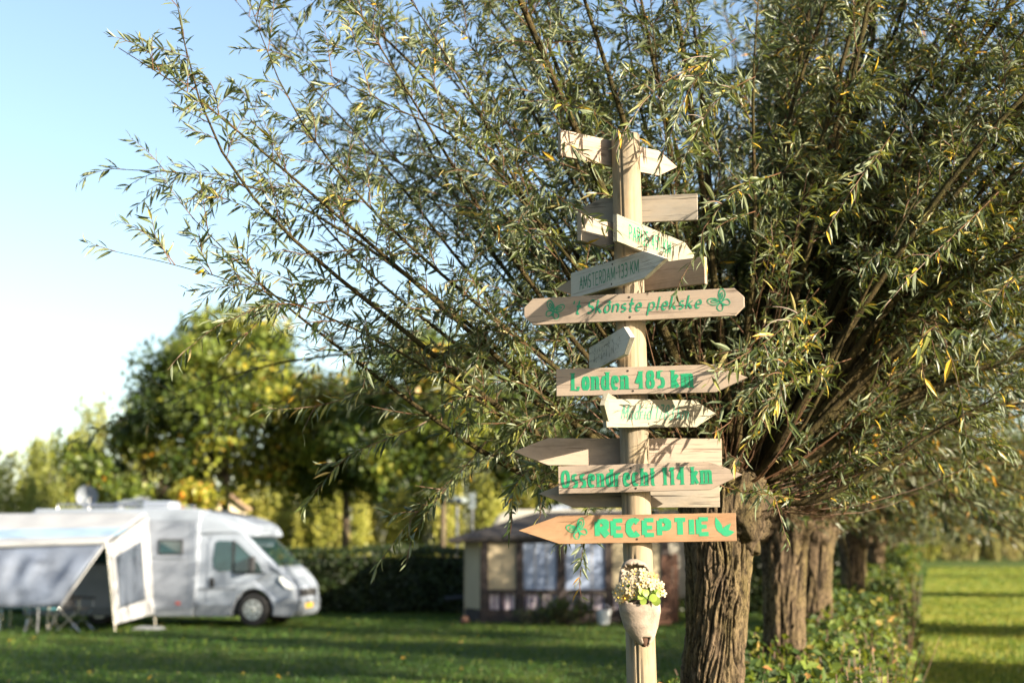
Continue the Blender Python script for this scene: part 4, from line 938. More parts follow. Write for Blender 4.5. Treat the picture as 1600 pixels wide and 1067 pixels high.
def shrub(name, label, group, x, Y, w, d, h, seed, mat, n=5000, ls=0.10, spire=0.25, asp=0.35, cat='shrub', tlo=.1, thi=.95, z0=0.0):
    """upright many-stemmed shrub: leaves along rising shoots, ragged top"""
    rg = np.random.default_rng(seed); t = empty(name, (x, Y, z0), label, cat, group); ns = max(10, int(w * 9))
    sx = rg.uniform(-w / 2, w / 2, ns); sy = rg.uniform(-d / 2, d / 2, ns); sh = h * (1 - .30 * (2 * sx / w) ** 2) * rg.uniform(1 - spire, 1.05, ns)
    w_ = np.linspace(0, 1, 6)[None, :, None]
    b0 = np.stack([x + sx * .8, Y + sy * .8, np.full(ns, z0)], 1)[:, None, :]; e0 = np.stack([x + sx * 1.05 + rg.normal(0, .2, ns), Y + sy, z0 + sh], 1)[:, None, :]
    paths = b0 * (1 - w_) + e0 * w_; V, Q = tubes_np(paths, np.tile(np.linspace(.022, .004, 6), (ns, 1)), 4)
    part('stems', V, Q, M['twig'], t, smooth=True, kind='stuff')
    k = rg.integers(0, ns, n); s = rg.random(n) ** .65; p = b0[k, 0] * (1 - s)[:, None] + e0[k, 0] * s[:, None]
    off = rg.normal(0, 1, (n, 3)) * (np.array([.26, .26, .12]) * (1.08 - .75 * s)[:, None])
    P = p + off; P[:, 2] = np.maximum(P[:, 2], z0 + .02)
    nn = unit(off + np.array([0, -.2, .5]) + rg.normal(0, .3, (n, 3))); D_ = unit(rg.normal(0, 1, (n, 3)) * .7 + np.array([0, 0, .8]))
    ct = rg.uniform(tlo, thi, ns); tint = np.clip(ct[k] * .5 + rg.uniform(tlo, thi, n) * .5, .02, .98)
    scatter_leaves('foliage', t, P, D_, nn, ls * rg.uniform(.6, 1.4, n), tint, mat, asp)
    return t

# clipped dark hedge behind the campers
def hedge(name, label, x0, x1, Y, d, h, seed, n, ls, mat):
    t = empty(name, ((x0 + x1) / 2, Y, 0), label, 'hedge'); rg = np.random.default_rng(seed)
    mb = MB(); nseg = int((x1 - x0) / 0.8)
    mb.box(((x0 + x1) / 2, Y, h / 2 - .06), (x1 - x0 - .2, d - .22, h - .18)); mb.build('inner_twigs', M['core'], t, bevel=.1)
    u = rg.random(n); face = rg.random(n); X = x0 + u * (x1 - x0); yy = np.where(face < .62, -d / 2, rg.uniform(-d / 2, d / 2, n)); zz = np.where(face < .62, rg.random(n) * h, h)
    P = np.stack([X, Y + yy, zz], 1) + rg.normal(0, .045, (n, 3)); P[:, 2] += .05 * vnoise(X * .8, 0 * X, 0 * X, seed) * (zz / h)
    nrm = np.where((face < .62)[:, None], np.array([0, -1, .25]), np.array([0, -.2, 1])); P[:, 2] = np.maximum(P[:, 2], .03)
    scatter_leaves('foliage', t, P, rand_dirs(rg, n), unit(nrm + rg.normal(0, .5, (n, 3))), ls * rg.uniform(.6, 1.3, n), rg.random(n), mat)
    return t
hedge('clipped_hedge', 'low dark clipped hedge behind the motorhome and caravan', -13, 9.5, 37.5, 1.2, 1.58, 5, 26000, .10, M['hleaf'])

# undergrowth strip along the foot of the willow row
U_ = empty('undergrowth_hedge', (3.2, 14, 0), 'leafy bramble and nettle hedge along the foot of the willows', 'hedge')
rg = np.random.default_rng(77)
n = 46000; Y = 7.6 + 180 * rg.random(n) ** 2.7; hh = np.interp(Y, [7, 10, 16, 22, 40, 66, 190], [.80, .86, .98, 1.15, 1.8, 2.6, 4.6]); wR = np.interp(Y, [7, 12, 20, 66, 190], [.85, .9, .85, .2, -.6])
across = rg.uniform(-.55, 1, n); X0 = row_x(Y); bump_ = vnoise(X0 * 1.8 + across, Y * 1.1, 0 * Y, 3) * .16
prof_ = np.clip(1 - np.maximum(across - .55, 0) ** 2 * 3.2, 0, 1) * (hh + bump_)
zf = rg.random(n) ** .45; z = prof_ * zf
X = X0 + np.where(across > 0, across * wR, across * .8) + rg.normal(0, .05, n)
P = np.stack([X, Y, np.maximum(z, .03)], 1)
nn = unit(np.stack([np.clip(across, 0, 1) * .8 + .2, -.5 * np.ones(n), .9 * np.ones(n)], 1) + rg.normal(0, .55, (n, 3)))
tint = np.clip(rg.beta(2, 2.4, n) + .12 * vnoise(X * 2, Y * 2, z * 3, 9), .02, .9); tint = np.where(rg.random(n) < .05, rg.uniform(.9, .99, n), tint)
scatter_leaves('foliage', U_, P, unit(rand_dirs(rg, n) + np.array([.2, -.3, -.25])), nn, (.075 * rg.uniform(.5, 1.5, n)) * np.interp(Y, [7, 20, 60, 190], [1, 1.3, 2.4, 6.5]), tint, M['nleaf'], .62)
ns = 900; Ys = 7.6 + 18 * rg.random(ns) ** 1.8; ac = rg.uniform(-.5, .9, ns); Xs = row_x(Ys) + ac * .9
hs = np.interp(Ys, [7, 10, 16, 22, 40, 66], [.80, .86, .98, 1.15, 1.8, 2.4]) * rg.uniform(.7, 1.05, ns); w_ = np.linspace(0, 1, 5)[None, :, None]
b0 = np.stack([Xs, Ys, 0 * Ys], 1)[:, None]; e0 = b0 + np.stack([rg.normal(0, .15, ns), rg.normal(0, .15, ns), hs], 1)[:, None]
V, Q = tubes_np(b0 * (1 - w_) + e0 * w_, np.tile(np.linspace(.006, .003, 5), (ns, 1))); part('stems', V, Q, M['twig'], U_, kind='stuff')

# trees of the background
broadleaf('maple_tree', 'round maple with orange-tinged top behind the motorhome cab', None, at(350, 860, 44).x, 44, 2.8, 9.0, 3.5, 31, M['tleaf'], n=26000, ls=.21, autumn=.16, lobes=56)
broadleaf('maple_tree', 'dark round maple on a thin forked trunk left of the signpost', None, at(692, 860, 41).x, 41, 2.9, 7.9, 3.2, 32, M['tleaf'], n=24000, ls=.2, autumn=.06, trunk_r=.09, lobes=50)
broadleaf('maple_tree', 'dark maple crown between the orange-topped one and the forked one', None, at(545, 860, 47).x, 46, 2.9, 7.0, 2.9, 33, M['tleaf'], n=18000, ls=.2, autumn=.04, lobes=40)
broadleaf('maple_tree', 'yellow-green maple behind the awning of the motorhome', None, at(225, 860, 43).x, 43, 1.0, 6.0, 2.5, 34, M['tleaf'], n=14000, ls=.19, autumn=.25)
broadleaf('maple_tree', 'maple half hidden behind the signpost boards', None, at(845, 860, 43).x, 43, 2.9, 6.6, 2.4, 35, M['tleaf'], n=12000, ls=.19, autumn=.05)
for i, (px, Y, w, h, lb) in enumerate(((-30, 52, 4.0, 6.0, 'tall pale green willow shrub at the far left edge'), (40, 55, 3.0, 5.6, 'pale shrub with pointed tops behind the satellite dish'),
        (95, 56, 3.4, 6.4, 'pale shrub with ragged shoots left of the maple'), (150, 58, 4.0, 7.6, 'tallest pale willow shrub left of the maples, loose feathery tops'), (205, 57, 3.2, 6.8, 'pale shrub just left of the orange-topped maple'),
        )):
    shrub('willow_shrub', lb, 'pale shrubs behind the campsite', at(px, 800, Y).x, Y, w, 2.2, h, 60 + i, M['pleaf'] if i % 2 == 0 else M['pleaf'], n=6000, ls=.24, spire=.35, thi=.8 if i != 1 else .5)
for i, px in enumerate((300, 385, 452, 520, 590, 660, 728, 800, 880, 960, 1040)):
    Y = 62 + (i % 3) * 1.2; lb = ['pale bush behind the awning roof', 'rounded pale bush left of the cab roof line', 'pale bush right behind the motorhome windscreen', 'pale bush above the dark hedge, first right of the motorhome',
          'pale bush above the dark hedge, midway between the campers', 'pale bush left of the forked maple trunk', 'pale bush behind the two lamp posts', 'pale bush behind the caravan roof',
          'pale bush behind the flower clog', 'pale bush behind the right end of the caravan', 'pale bush behind the first willow trunk'][i]
    shrub('pale_bush', lb, 'pale bushes above the dark hedge', at(px, 800, Y).x, Y, 3.0, 1.8, 4.6 + .3 * math.sin(i * 2.1) + (.9 if px > 650 else 0), 80 + i, M['pleaf'], n=9000, ls=.24, spire=.12, tlo=.4)
# dark thicket seen between the willow trunks and the lane's far end
for i, (px, Y, w, h, mt, lb) in enumerate(((1130, 46, 3.5, 3.2, 'hleaf', 'dark shrub between the first two willow trunks'), (1210, 50, 4, 3.4, 'hleaf', 'dark shrub behind the second willow trunk'), (1290, 56, 4, 3.6, 'hleaf', 'dark shrub behind the third willow trunk'))):
    shrub('dark_shrub', lb, 'dark shrubs seen between the trunks', at(px, 800, Y).x, Y, w, 2.4, h, 120 + i, M[mt], n=5000, ls=.2, spire=.15)
for i, px in enumerate((1430, 1462, 1495, 1530, 1566, 1604, 1650)):
    Y = 190 + (i % 2) * 4; lb = ['bush closing the lane beside the hedge end', 'golden reeds closing the lane, second clump from the hedge', 'tall grass clump in the middle of the lane end', 'dry reed clump right of the lane middle',
         'sunlit reed clump near the right edge', 'reed clump cut by the right edge of the view', 'reed clump just outside the right edge'][i]
    shrub('reed_clump', lb, 'reeds and bushes closing the lane', at(px, 800, Y).x, Y, 5.2, 2.5, 4.4 + .7 * (i % 3), 140 + i, M['reed'] if i % 3 else M['pleaf'], n=3500, ls=.55, spire=.3)
for i, (px, Y, h, lb) in enumerate(((1420, 215, 18, 'far olive-green tree above the hedge end'), (1500, 222, 20, 'far olive-green tree over the middle of the lane'), (1590, 212, 18, 'far olive-green tree at the right edge of the view'), (1680, 218, 22, 'far olive-green tree outside the right edge'))):
    broadleaf('far_tree', lb, 'far trees beyond the lane', at(px, 860, Y).x, Y, 5.5, h, 8.0, 160 + i, M['tleaf'], n=7000, ls=.75, autumn=.05, trunk_r=.3)

# slender trees on the other side of the lane: their shadows fall in bars across the grass
for i, (yl, xl_) in enumerate(((19.2, 6.1), (29.0, 9.6), (50.5, 16.5), (83, 27), (112, 36), (13.0, 4.0))):
    if i == 5: continue
    tt_ = 10.5; x = xl_ + .83 * tt_; y = yl - .56 * tt_
    t = empty('slender_tree', (x, y, 0), 'slender young tree on the far side of the lane, outside the view', 'tree', 'young trees along the lane'); rg = np.random.default_rng(200 + i)
    mb = MB(); mb.tube([(x, y, -.1), (x + .05, y, 2), (x, y, 4.8)], [.07, .05, .015], 8); mb.build('trunk', M['tbark'], t, smooth=True)
    n = 12000; s = rg.random(n); z = 1.6 + s * 5.0; wd = .95 * np.sin(np.clip(s * .9 + .12, 0, 1) * math.pi) ** .7; P = np.stack([x + rg.normal(0, 1.0, n) * wd, y + rg.normal(0, 1.0, n) * wd, z], 1)
    scatter_leaves('foliage', t, P, rand_dirs(rg, n), rand_dirs(rg, n), .21 * rg.uniform(.7, 1.3, n), rg.random(n) * .5, M['tleaf'])

# grass blades near enough to break up the lawn
n = 230000; rg = np.random.default_rng(9)
Yg = 13.5 + 110 * rg.random(n) ** 2.4; lane_ = rg.random(n) < .45; Xg = np.where(lane_, row_x(Yg) + .7 + rg.uniform(0, 1, n) * (Yg * .16 + .3), Yg * rg.uniform(-.40, .36, n))
P = np.stack([Xg, Yg, 0 * Xg], 1); gr_ = np.interp(Yg, [13, 30, 60, 125], [1, 1.7, 3.0, 6.0]); L = .045 * rg.uniform(.5, 1.5, n) * np.sqrt(gr_); D_ = unit(np.stack([rg.normal(0, .5, n), rg.normal(0, .5, n), np.ones(n)], 1)); az = rg.uniform(0, 6.28, n); S_ = np.stack([np.cos(az), np.sin(az), 0 * az], 1) * (.0085 * gr_)[:, None]
V = np.stack([P - S_, P + S_, P + D_ * L[:, None]], 1).reshape(-1, 3)
patch = np.where(lane_, .72, .17) + .22 * vnoise(Xg * .8, Yg * .8, 0 * Xg, 4)
g_ = part('grass', V, np.arange(3 * n).reshape(-1, 3), M['grass'], None, attrs={'tint': np.repeat(np.clip(patch + rg.normal(0, .2, n), .02, .97), 3)}); tag(g_, 'short mown grass of the camping lawn and lane', 'grass', kind='stuff')
# fallen willow leaves on the grass
n = 500; rg = np.random.default_rng(19); Yg = 13.5 + 20 * rg.random(n); Xg = Yg * rg.uniform(-.38, .3, n)
V, Fc, t_ = leaf_batch(np.stack([Xg, Yg, .045 + .02 * rg.random(n)], 1), unit(rg.normal(0, 1, (n, 3)) * np.array([1, 1, .3])), unit(rg.normal(0, .4, (n, 3)) + np.array([0, 0, 1])), .09 * rg.uniform(.6, 1.2, n), .02 * rg.uniform(.7, 1.3, n), rg.uniform(.8, .98, n), LU2, LT2)
g_ = part('fallen_leaves', V, Fc, M['wleaf'], None, attrs={'tint': t_}); tag(g_, 'yellowed willow leaves fallen on the lawn', 'leaves', kind='stuff')
# ------------------------------------------------------------------ motorhome
M['mwhite'] = plain('motorhome_white_paint', (0.24, 0.275, 0.34), 0.3, var=0.05, coat=0.4)
M['mpanel'] = plain('motorhome_side_panel', (0.19, 0.215, 0.265), 0.4, var=0.05)
M['mgrey'] = plain('grey_plastic_skirt', (0.13, 0.15, 0.18), 0.55, var=0.12)
M['black'] = plain('black_rubber', (0.012, 0.012, 0.013), 0.7, var=0.3)
M['dark'] = plain('dark_trim', (0.025, 0.026, 0.03), 0.5, var=0.2)
M['rim'] = plain('silver_wheel_rim', (0.55, 0.57, 0.60), 0.3, 0.7, 0.1)
M['chrome'] = plain('bright_metal', (0.65, 0.66, 0.68), 0.22, 0.9, 0.08)
M['lamp'] = plain('headlight_glass', (0.65, 0.68, 0.70), 0.1, 0.2, 0.1, coat=1)
M['yellow'] = plain('yellow_plate', (0.42, 0.26, 0.02), 0.5)
M['red'] = plain('red_marker', (0.55, 0.06, 0.03), 0.4)
def glass(name, col, rough=0.06):
    m, nt, out = new_mat(name); v = coords(nt); n1 = noise(nt, 1.5, v, 3)
    c = ramp(nt, n1, [(.35, tuple(x * .6 for x in col)), (.65, col)]); principled(nt, out, c, rough, spec=0.9, coat=1); return m
M['glass'] = glass('tinted_window_glass', (0.018, 0.05, 0.058))
M['awn_white'] = plain('white_awning_canvas', (0.27, 0.28, 0.30), 0.7, var=0.07, scale=2, bump=.4)
M['awn_blue'] = plain('light_blue_canvas', (0.22, 0.31, 0.42), 0.7, var=0.15, scale=2)
M['awn_grey'] = plain('grey_blue_sunscreen', (0.08, 0.10, 0.145), 0.75, var=0.28, scale=1.6, bump=.5)
def film():
    m, nt, out = new_mat('clear_awning_film'); v = coords(nt, (6, 6, .6)); n1 = noise(nt, 2, v, 3)
    c = ramp(nt, n1, [(.35, (0.03, 0.04, 0.06)), (.65, (0.10, 0.12, 0.16))]); p = principled(nt, out, c, .2, spec=.7); p.inputs['Alpha'].default_value = .8; return m
M['film'] = film()
M['cloth_turq'] = plain('turquoise_cloth', (0.06, 0.22, 0.28), 0.8, var=.2)
MY = 31.6
mo = at(392, 972, MY - .9); mo.z = 0
MH = empty('motorhome', mo, 'white low-profile motorhome with teal-tinted cab windows parked on the lawn', 'motorhome', rz=R(-10)); MH.scale = (.93, .93, .93)
Wd = 1.06
def build(mb, name, mat, parent=MH, **kw): return mb.build(name, M[mat], parent, local=True, **kw)
# local: x forward, y away from the viewer (near side y=0), z up; origin under the front wheel
def nx(x): return x if x < .5 else .5 + (x - .5) * .58
def taper(x, y, z):
    x = nx(x)
    s = 1 - .05 * max(0, z - 1.0) - .26 * max(0, x - .15) ** 1.5 * .7
    yc_ = Wd; return (x, yc_ + (y - yc_) * s, z)
arch = [( .47 * math.cos(R(a)), .38 + .47 * math.sin(R(a))) for a in range(170, 9, -16)]
prof = [(-1.38, .34), (-.52, .32)] + arch + [(.50, .30), (1.22, .27), (1.34, .36), (1.37, .62), (1.30, .92), (1.12, 1.06), (.72, 1.30), (.60, 1.33), (-.28, 2.12), (-.70, 2.16), (-1.38, 2.16)]
mb = MB(); mb.prism(prof, .05, 2 * Wd - .05, taper); build(mb, 'cab_body', 'mwhite', bevel=.035, smooth=False)
# overcab cap and living box
cap = [(-1.5, 2.10), (-.45, 2.10), (-.22, 2.02), (.02, 2.03), (.06, 2.12), (-.10, 2.32), (-.45, 2.48), (-1.0, 2.60), (-1.5, 2.64)]
mb = MB(); mb.prism(cap, .02, 2 * Wd - .02, lambda x, y, z: (x, Wd + (y - Wd) * (1 - .16 * max(0, x + .9)), z)); build(mb, 'roof_cap', 'mwhite', bevel=.06, seg=3)
mb = MB(); mb.prism([(-5.6, .42), (-4.9, .36), (-1.40, .36), (-1.32, 1.0), (-1.30, 2.62), (-1.5, 2.66), (-5.45, 2.66), (-5.6, 2.55)], -.04, 2 * Wd + .04); build(mb, 'living_body', 'mpanel', bevel=.045)
mb = MB(); mb.prism([(-5.6, 2.38), (-1.28, 2.38), (-1.26, 2.64), (-1.5, 2.69), (-5.4, 2.69)], -.055, 2 * Wd + .055); build(mb, 'roof_edge', 'mwhite', bevel=.03)
mb = MB(); mb.prism([(-5.6, .22), (-1.40, .22), (-1.40, .42), (-5.6, .42)], -.05, 2 * Wd + .05); build(mb, 'skirt', 'mgrey', bevel=.02)
mb = MB(); mb.prism([(-1.38, .22), (-.5, .22), (-.5, .50), (-1.38, .50)], .035, 2 * Wd - .035); build(mb, 'sill', 'mgrey', bevel=.015)
def nose(x, y, z): return taper(x, y, z)
mb = MB(); mb.prism([(.47, .24), (1.24, .22), (1.40, .34), (1.42, .60), (1.0, .66), (.52, .56)], .03, 2 * Wd - .03, nose); build(mb, 'front_bumper', 'mgrey', bevel=.03)
# cab door: recessed seam, window, handle
def side_y(x, z): return taper(x, .05, z)[1]
def plate(out, name, mat, off=.012, th_=.02, parent=MH, bevel=0):
    m_ = MB(); n = len(out); V = [(x, side_y(x, z) - off, z) for x, z in out] + [(x, side_y(x, z) - off + th_, z) for x, z in out]
    F_ = [tuple(range(n)), tuple(range(2 * n - 1, n - 1, -1))] + [(i, i + n, (i + 1) % n + n, (i + 1) % n) for i in range(n)]
    m_.add(V, F_); return build(m_, name, mat, parent, bevel=bevel)
dr = plate([(-1.12, .46), (-.56, .46), (-.46, .95), (.02, 1.02), (.40, 1.22), (.34, 1.36), (-.36, 2.02), (-1.02, 2.06), (-1.12, 1.9)], 'cab_door', 'mwhite', .012, .03, bevel=.008)
plate([(-.95, 1.32), (-.98, 1.50), (-.94, 1.90), (-.86, 1.95), (-.54, 1.94), (-.50, 1.26), (-.80, 1.24)], 'door_window', 'glass', .02, .02, dr)
plate([(-.46, 1.24), (-.50, 1.93), (-.40, 1.90), (.14, 1.42), (.22, 1.24)], 'quarter_window', 'glass', .02, .02, dr)
plate([(-.50, 1.22), (-.52, 1.95), (-.46, 1.95), (-.45, 1.22)], 'window_bar', 'black', .026, .02, dr)
plate([(-.46, 1.19), (-.45, 1.24), (.26, 1.24), (.30, 1.20)], 'window_seal', 'black', .026, .02, dr)
mb = MB(); mb.prism([(-1.02, .88), (-.94, .88), (-.92, .96), (-.94, 1.10), (-1.02, 1.10), (-1.04, .98)], side_y(-.98, 1) - .03, side_y(-.98, 1)); build(mb, 'handle', 'black', dr, bevel=.006)
plate([(-1.3, .84), (-.4, .84), (-.4, .87), (-1.3, .87)], 'side_moulding', 'mgrey', .022, .012)
# mirror
mb = MB(); y = side_y(.05, 1.4); mb.box((.02, y - .16, 1.42), (.13, .20, .34)); mi = build(mb, 'wing_mirror', 'dark', bevel=.03)
mb = MB(); mb.tube([(.06, y, 1.34), (.04, y - .12, 1.36)], .02, 6); build(mb, 'mirror_arm', 'black', mi)
mb = MB(); mb.box((-.052, y - .16, 1.42), (.008, .15, .26)); build(mb, 'mirror_glass', 'chrome', mi)
# windscreen
ws = []
for x, z in ((.62, 1.30), (-.24, 2.06)):
    pass
mb = MB(); n0 = Vector((.66, 0, .74)).normalized()
def wsp(t, y): x, z = .58 + (-.235 - .58) * t, 1.36 + (2.08 - 1.36) * t; p = taper(x, y, z); return Vector((p[0], p[1], p[2])) + Vector((.66, 0, .75)) * .014
q = [wsp(.0, .22), wsp(.0, 2 * Wd - .22), wsp(.97, 2 * Wd - .2), wsp(.97, .2)]; mb.add(q + [v - Vector((.66, 0, .75)) * .02 for v in q], [(0, 1, 2, 3), (7, 6, 5, 4), (0, 4, 5, 1), (1, 5, 6, 2), (2, 6, 7, 3), (3, 7, 4, 0)])
wsn = build(mb, 'windscreen', 'glass')
for y0 in (.45, 1.15):
    mb = MB(); a = wsp(.02, y0) + Vector((.02, 0, .015)); b = wsp(.12, y0 + .55) + Vector((.02, 0, .015)); mb.tube([a, b], .012, 5); build(mb, 'wiper', 'black', wsn)
# headlight, grille, plate
mb = MB(); V = [taper(x, yy, z) for x, yy, z in ((.72, .02, 1.14), (1.16, .05, .96), (1.20, .05, .82), (.98, .02, .86), (.70, .02, 1.04))]; V2 = [(v[0], v[1] + .12, v[2]) for v in V]
V = [(v[0], v[1] - .0, v[2]) for v in V]; n = 5; mb.add(V + V2, [tuple(range(5)), tuple(range(9, 4, -1))] + [(i, i + 5, (i + 1) % 5 + 5, (i + 1) % 5) for i in range(5)]); build(mb, 'headlight', 'lamp', bevel=.012)
mb = MB(); mb.box((nx(1.345), Wd, .76), (.06, 1.15, .17), ry=R(-6)); gr = build(mb, 'grille', 'black', bevel=.01)
for k in range(3):
    mb = MB(); mb.box((nx(1.385), Wd, .71 + .05 * k), (.015, 1.05, .012)); build(mb, 'grille_bar', 'chrome', gr)
mb = MB(); mb.tube([(nx(1.39), Wd, .80), (nx(1.41), Wd, .80)], .065, 16); build(mb, 'round_badge', 'chrome', gr)
mb = MB(); mb.box((nx(1.43), Wd - .02, .46), (.015, .52, .11)); npl = build(mb, 'number_plate', 'yellow')
mb = MB(); mb.tube([(nx(1.26), .42, .36), (nx(1.32), .42, .36)], .05, 12); build(mb, 'fog_lamp', 'chrome')
mb = MB(); mb.box((-1.75, -.055, .52), (.10, .03, .05)); build(mb, 'side_marker', 'red')
# wheels
def wheel(x, y0, sgn=-1):
    m_ = MB(); pts = []
    yy = [0, .02, .05, .17, .20, .22]; rr_ = [.33, .365, .38, .38, .365, .33]
    m_.tube([(x, y0 + a, .38) for a in yy], rr_, 32); w = build(m_, 'wheel', 'black', smooth=False)
    m_ = MB(); m_.tube([(x, y0 - .012, .38), (x, y0 + .03, .38)], [.225, .235], 28); rm = build(m_, 'rim', 'rim', w)
    for k in range(7):
        a = 2 * math.pi * k / 7 + .2; m_ = MB(); m_.tube([(x + .155 * math.cos(a), y0 - .018, .38 + .155 * math.sin(a)), (x + .155 * math.cos(a), y0 - .002, .38 + .155 * math.sin(a))], .034, 10); build(m_, 'rim_hole', 'dark', w)
    m_ = MB(); m_.tube([(x, y0 - .03, .38), (x, y0, .38)], [.045, .06], 14); build(m_, 'hub_cap', 'chrome', w)
wheel(0, .09); wheel(-3.75, .09); wheel(0, 2 * Wd - .31)
mb = MB(); mb.box((-2.0, Wd, .42), (5.2, 1.5, .30)); build(mb, 'underbody', 'black')
# living-part windows and door
def wl(x0, x1, z0, z1, name='side_window'):
    m_ = MB(); m_.prism([(x0, z0), (x1, z0), (x1, z1), (x0, z1)], -.075, -.03); f_ = build(m_, name, 'dark', bevel=.012)
    m_ = MB(); m_.prism([(x0 + .04, z0 + .04), (x1 - .04, z0 + .04), (x1 - .04, z1 - .04), (x0 + .04, z1 - .04)], -.082, -.07); build(m_, 'pane', 'glass', f_)
wl(-2.28, -1.68, 1.62, 1.98); wl(-4.6, -3.5, 1.4, 2.0)
mb = MB(); mb.prism([(-2.32, 1.56), (-1.64, 1.56), (-1.64, 1.605), (-2.32, 1.605)], -.085, -.03); build(mb, 'window_ledge', 'mwhite')
mb = MB(); mb.prism([(-3.3, .45), (-2.65, .45), (-2.65, 2.2), (-3.3, 2.2)], -.062, -.03); build(mb, 'entrance_door', 'mwhite', bevel=.01)
for k, x in enumerate((-1.48, -1.40)):
    mb = MB(); mb.prism([(x, .45), (x + .03, .45), (x + .03, 2.36), (x, 2.36)], -.052 - .004 * k, -.03); build(mb, 'body_seam', 'mwhite')
# roof gear
for y in (.25, 2 * Wd - .25):
    mb = MB(); mb.tube([(-5.0, y, 2.69), (-5.0, y, 2.80), (-2.2, y, 2.80), (-2.2, y, 2.69)], .02, 6); build(mb, 'roof_rail', 'chrome')
mb = MB(); mb.box((-1.1, Wd, 2.60), (.9, 1.0, .07), ry=R(8)); build(mb, 'skylight', 'dark', bevel=.02)
mb = MB(); mb.box((-2.6, Wd - .3, 2.78), (.75, .6, .20)); build(mb, 'air_conditioner', 'mwhite', bevel=.06)
# roof satellite dish (flat one) and the round one, each bolted on
def dish(x, y, z, r, tilt, mat):
    m_ = MB(); V = []; nr, na = 6, 24
    for a in range(nr):
        for b in range(na):
            q = r * (a + .02) / (nr - 1); V.append((q * math.cos(2 * math.pi * b / na), q * q * .5 / r, q * math.sin(2 * math.pi * b / na)))
    F_ = [(a * na + b, a * na + (b + 1) % na, (a + 1) * na + (b + 1) % na, (a + 1) * na + b) for a in range(nr - 1) for b in range(na)]
    Mx = Matrix.Translation((x, y, z)) @ Matrix.Rotation(R(tilt), 4, 'X')
    V = [Mx @ Vector((v[0], -v[1] + .06, v[2])) for v in V]; V2 = [v + Vector((0, .02, 0)) for v in V]
    n = len(V); m_.add(V + V2, F_ + [tuple(i + n for i in reversed(f)) for f in F_]); d_ = build(m_, 'satellite_dish', mat, smooth=True)
    m_ = MB(); m_.tube([(x, y + .05, 2.66), (x, y + .07, z)], .025, 6); build(m_, 'mast', 'chrome', d_)
    m_ = MB(); m_.tube([(x, y, z - r * .8), (x, y - .28, z - .1)], .012, 5); build(m_, 'receiver_arm', 'dark', d_)
dish(-4.55, .9, 3.02, .28, 8, 'mgrey')
mb = MB(); mb.box((-3.35, .9, 2.90), (.62, .5, .06), ry=R(-12)); build(mb, 'flat_antenna', 'chrome', bevel=.01)
mb = MB(); mb.tube([(-3.75, .9, 2.66), (-3.72, .9, 2.80), (-3.55, .9, 2.90)], [.16, .13, .04], 10); build(mb, 'antenna_foot', 'mgrey', smooth=True)

# ------------------------------------------------------------------ awning tent on its near side
AW = empty('awning_tent', at(150, 972, 29.6), 'white awning with a blue band and slanting grey sunscreen on the motorhome side', 'awning'); AW.location.z = 0
Yb = 31.2; Yf = 29.0
def zat(py, Y): return CAMZ + (856 - py) / F * Y
def pt(px, py, Y): return at(px, py, Y)
def sheet(name, rows, mat, parent, sag=0.0, th_=.012, seed=1, wav=.03):
    """cloth over a grid of corner points [[left,right] bottom..top]"""
    nu, nv = 26, 14; V = []
    a, b, c, d = [Vector(p) for p in rows]      # bottom-left, bottom-right, top-right, top-left
    nrm = (b - a).cross(d - a).normalized()
    for j in range(nv + 1):
        for i in range(nu + 1):
            u, v = i / nu, j / nv; p = a * (1 - u) * (1 - v) + b * u * (1 - v) + c * u * v + d * (1 - u) * v
            w = wav * float(vnoise(u * 9, v * 1.6, 0, seed)) * math.sin(v * math.pi) ** .5 + sag * math.sin(u * math.pi) * math.sin(v * math.pi)
            V.append(p + nrm * w)
    F_ = [(j * (nu + 1) + i, j * (nu + 1) + i + 1, (j + 1) * (nu + 1) + i + 1, (j + 1) * (nu + 1) + i) for j in range(nv) for i in range(nu)]
    o = part(name, V, F_, M[mat], parent, smooth=True); md = o.modifiers.new('t', 'SOLIDIFY'); md.thickness = th_; return o
TL = pt(-60, 802, Yb); TR_ = pt(234, 800, Yb); FR = pt(166, 846, Yf); FL = pt(-60, 853, Yf)
mL = TL.lerp(FL, .52); mR = TR_.lerp(FR, .52); m2L = TL.lerp(FL, .80); m2R = TR_.lerp(FR, .80)
sheet('roof_canvas', (mL, mR, TR_, TL), 'awn_white', AW, wav=.02)
sheet('roof_band', (m2L, m2R, mR, mL), 'awn_blue', AW, wav=.015, seed=2)
sheet('roof_front', (FL, FR, m2R, m2L), 'awn_white', AW, wav=.01, seed=3)
mb = MB(); mb.tube([FL, FR], .055, 8); mb.build('front_beam', M['awn_white'], AW)
sheet('front_sunscreen', (pt(-60, 950, Yf - .45), pt(93, 947, Yf - .45), pt(162, 851, Yf - .02), pt(-60, 858, Yf - .02)), 'awn_grey', AW, wav=.10, seed=4, sag=.12)
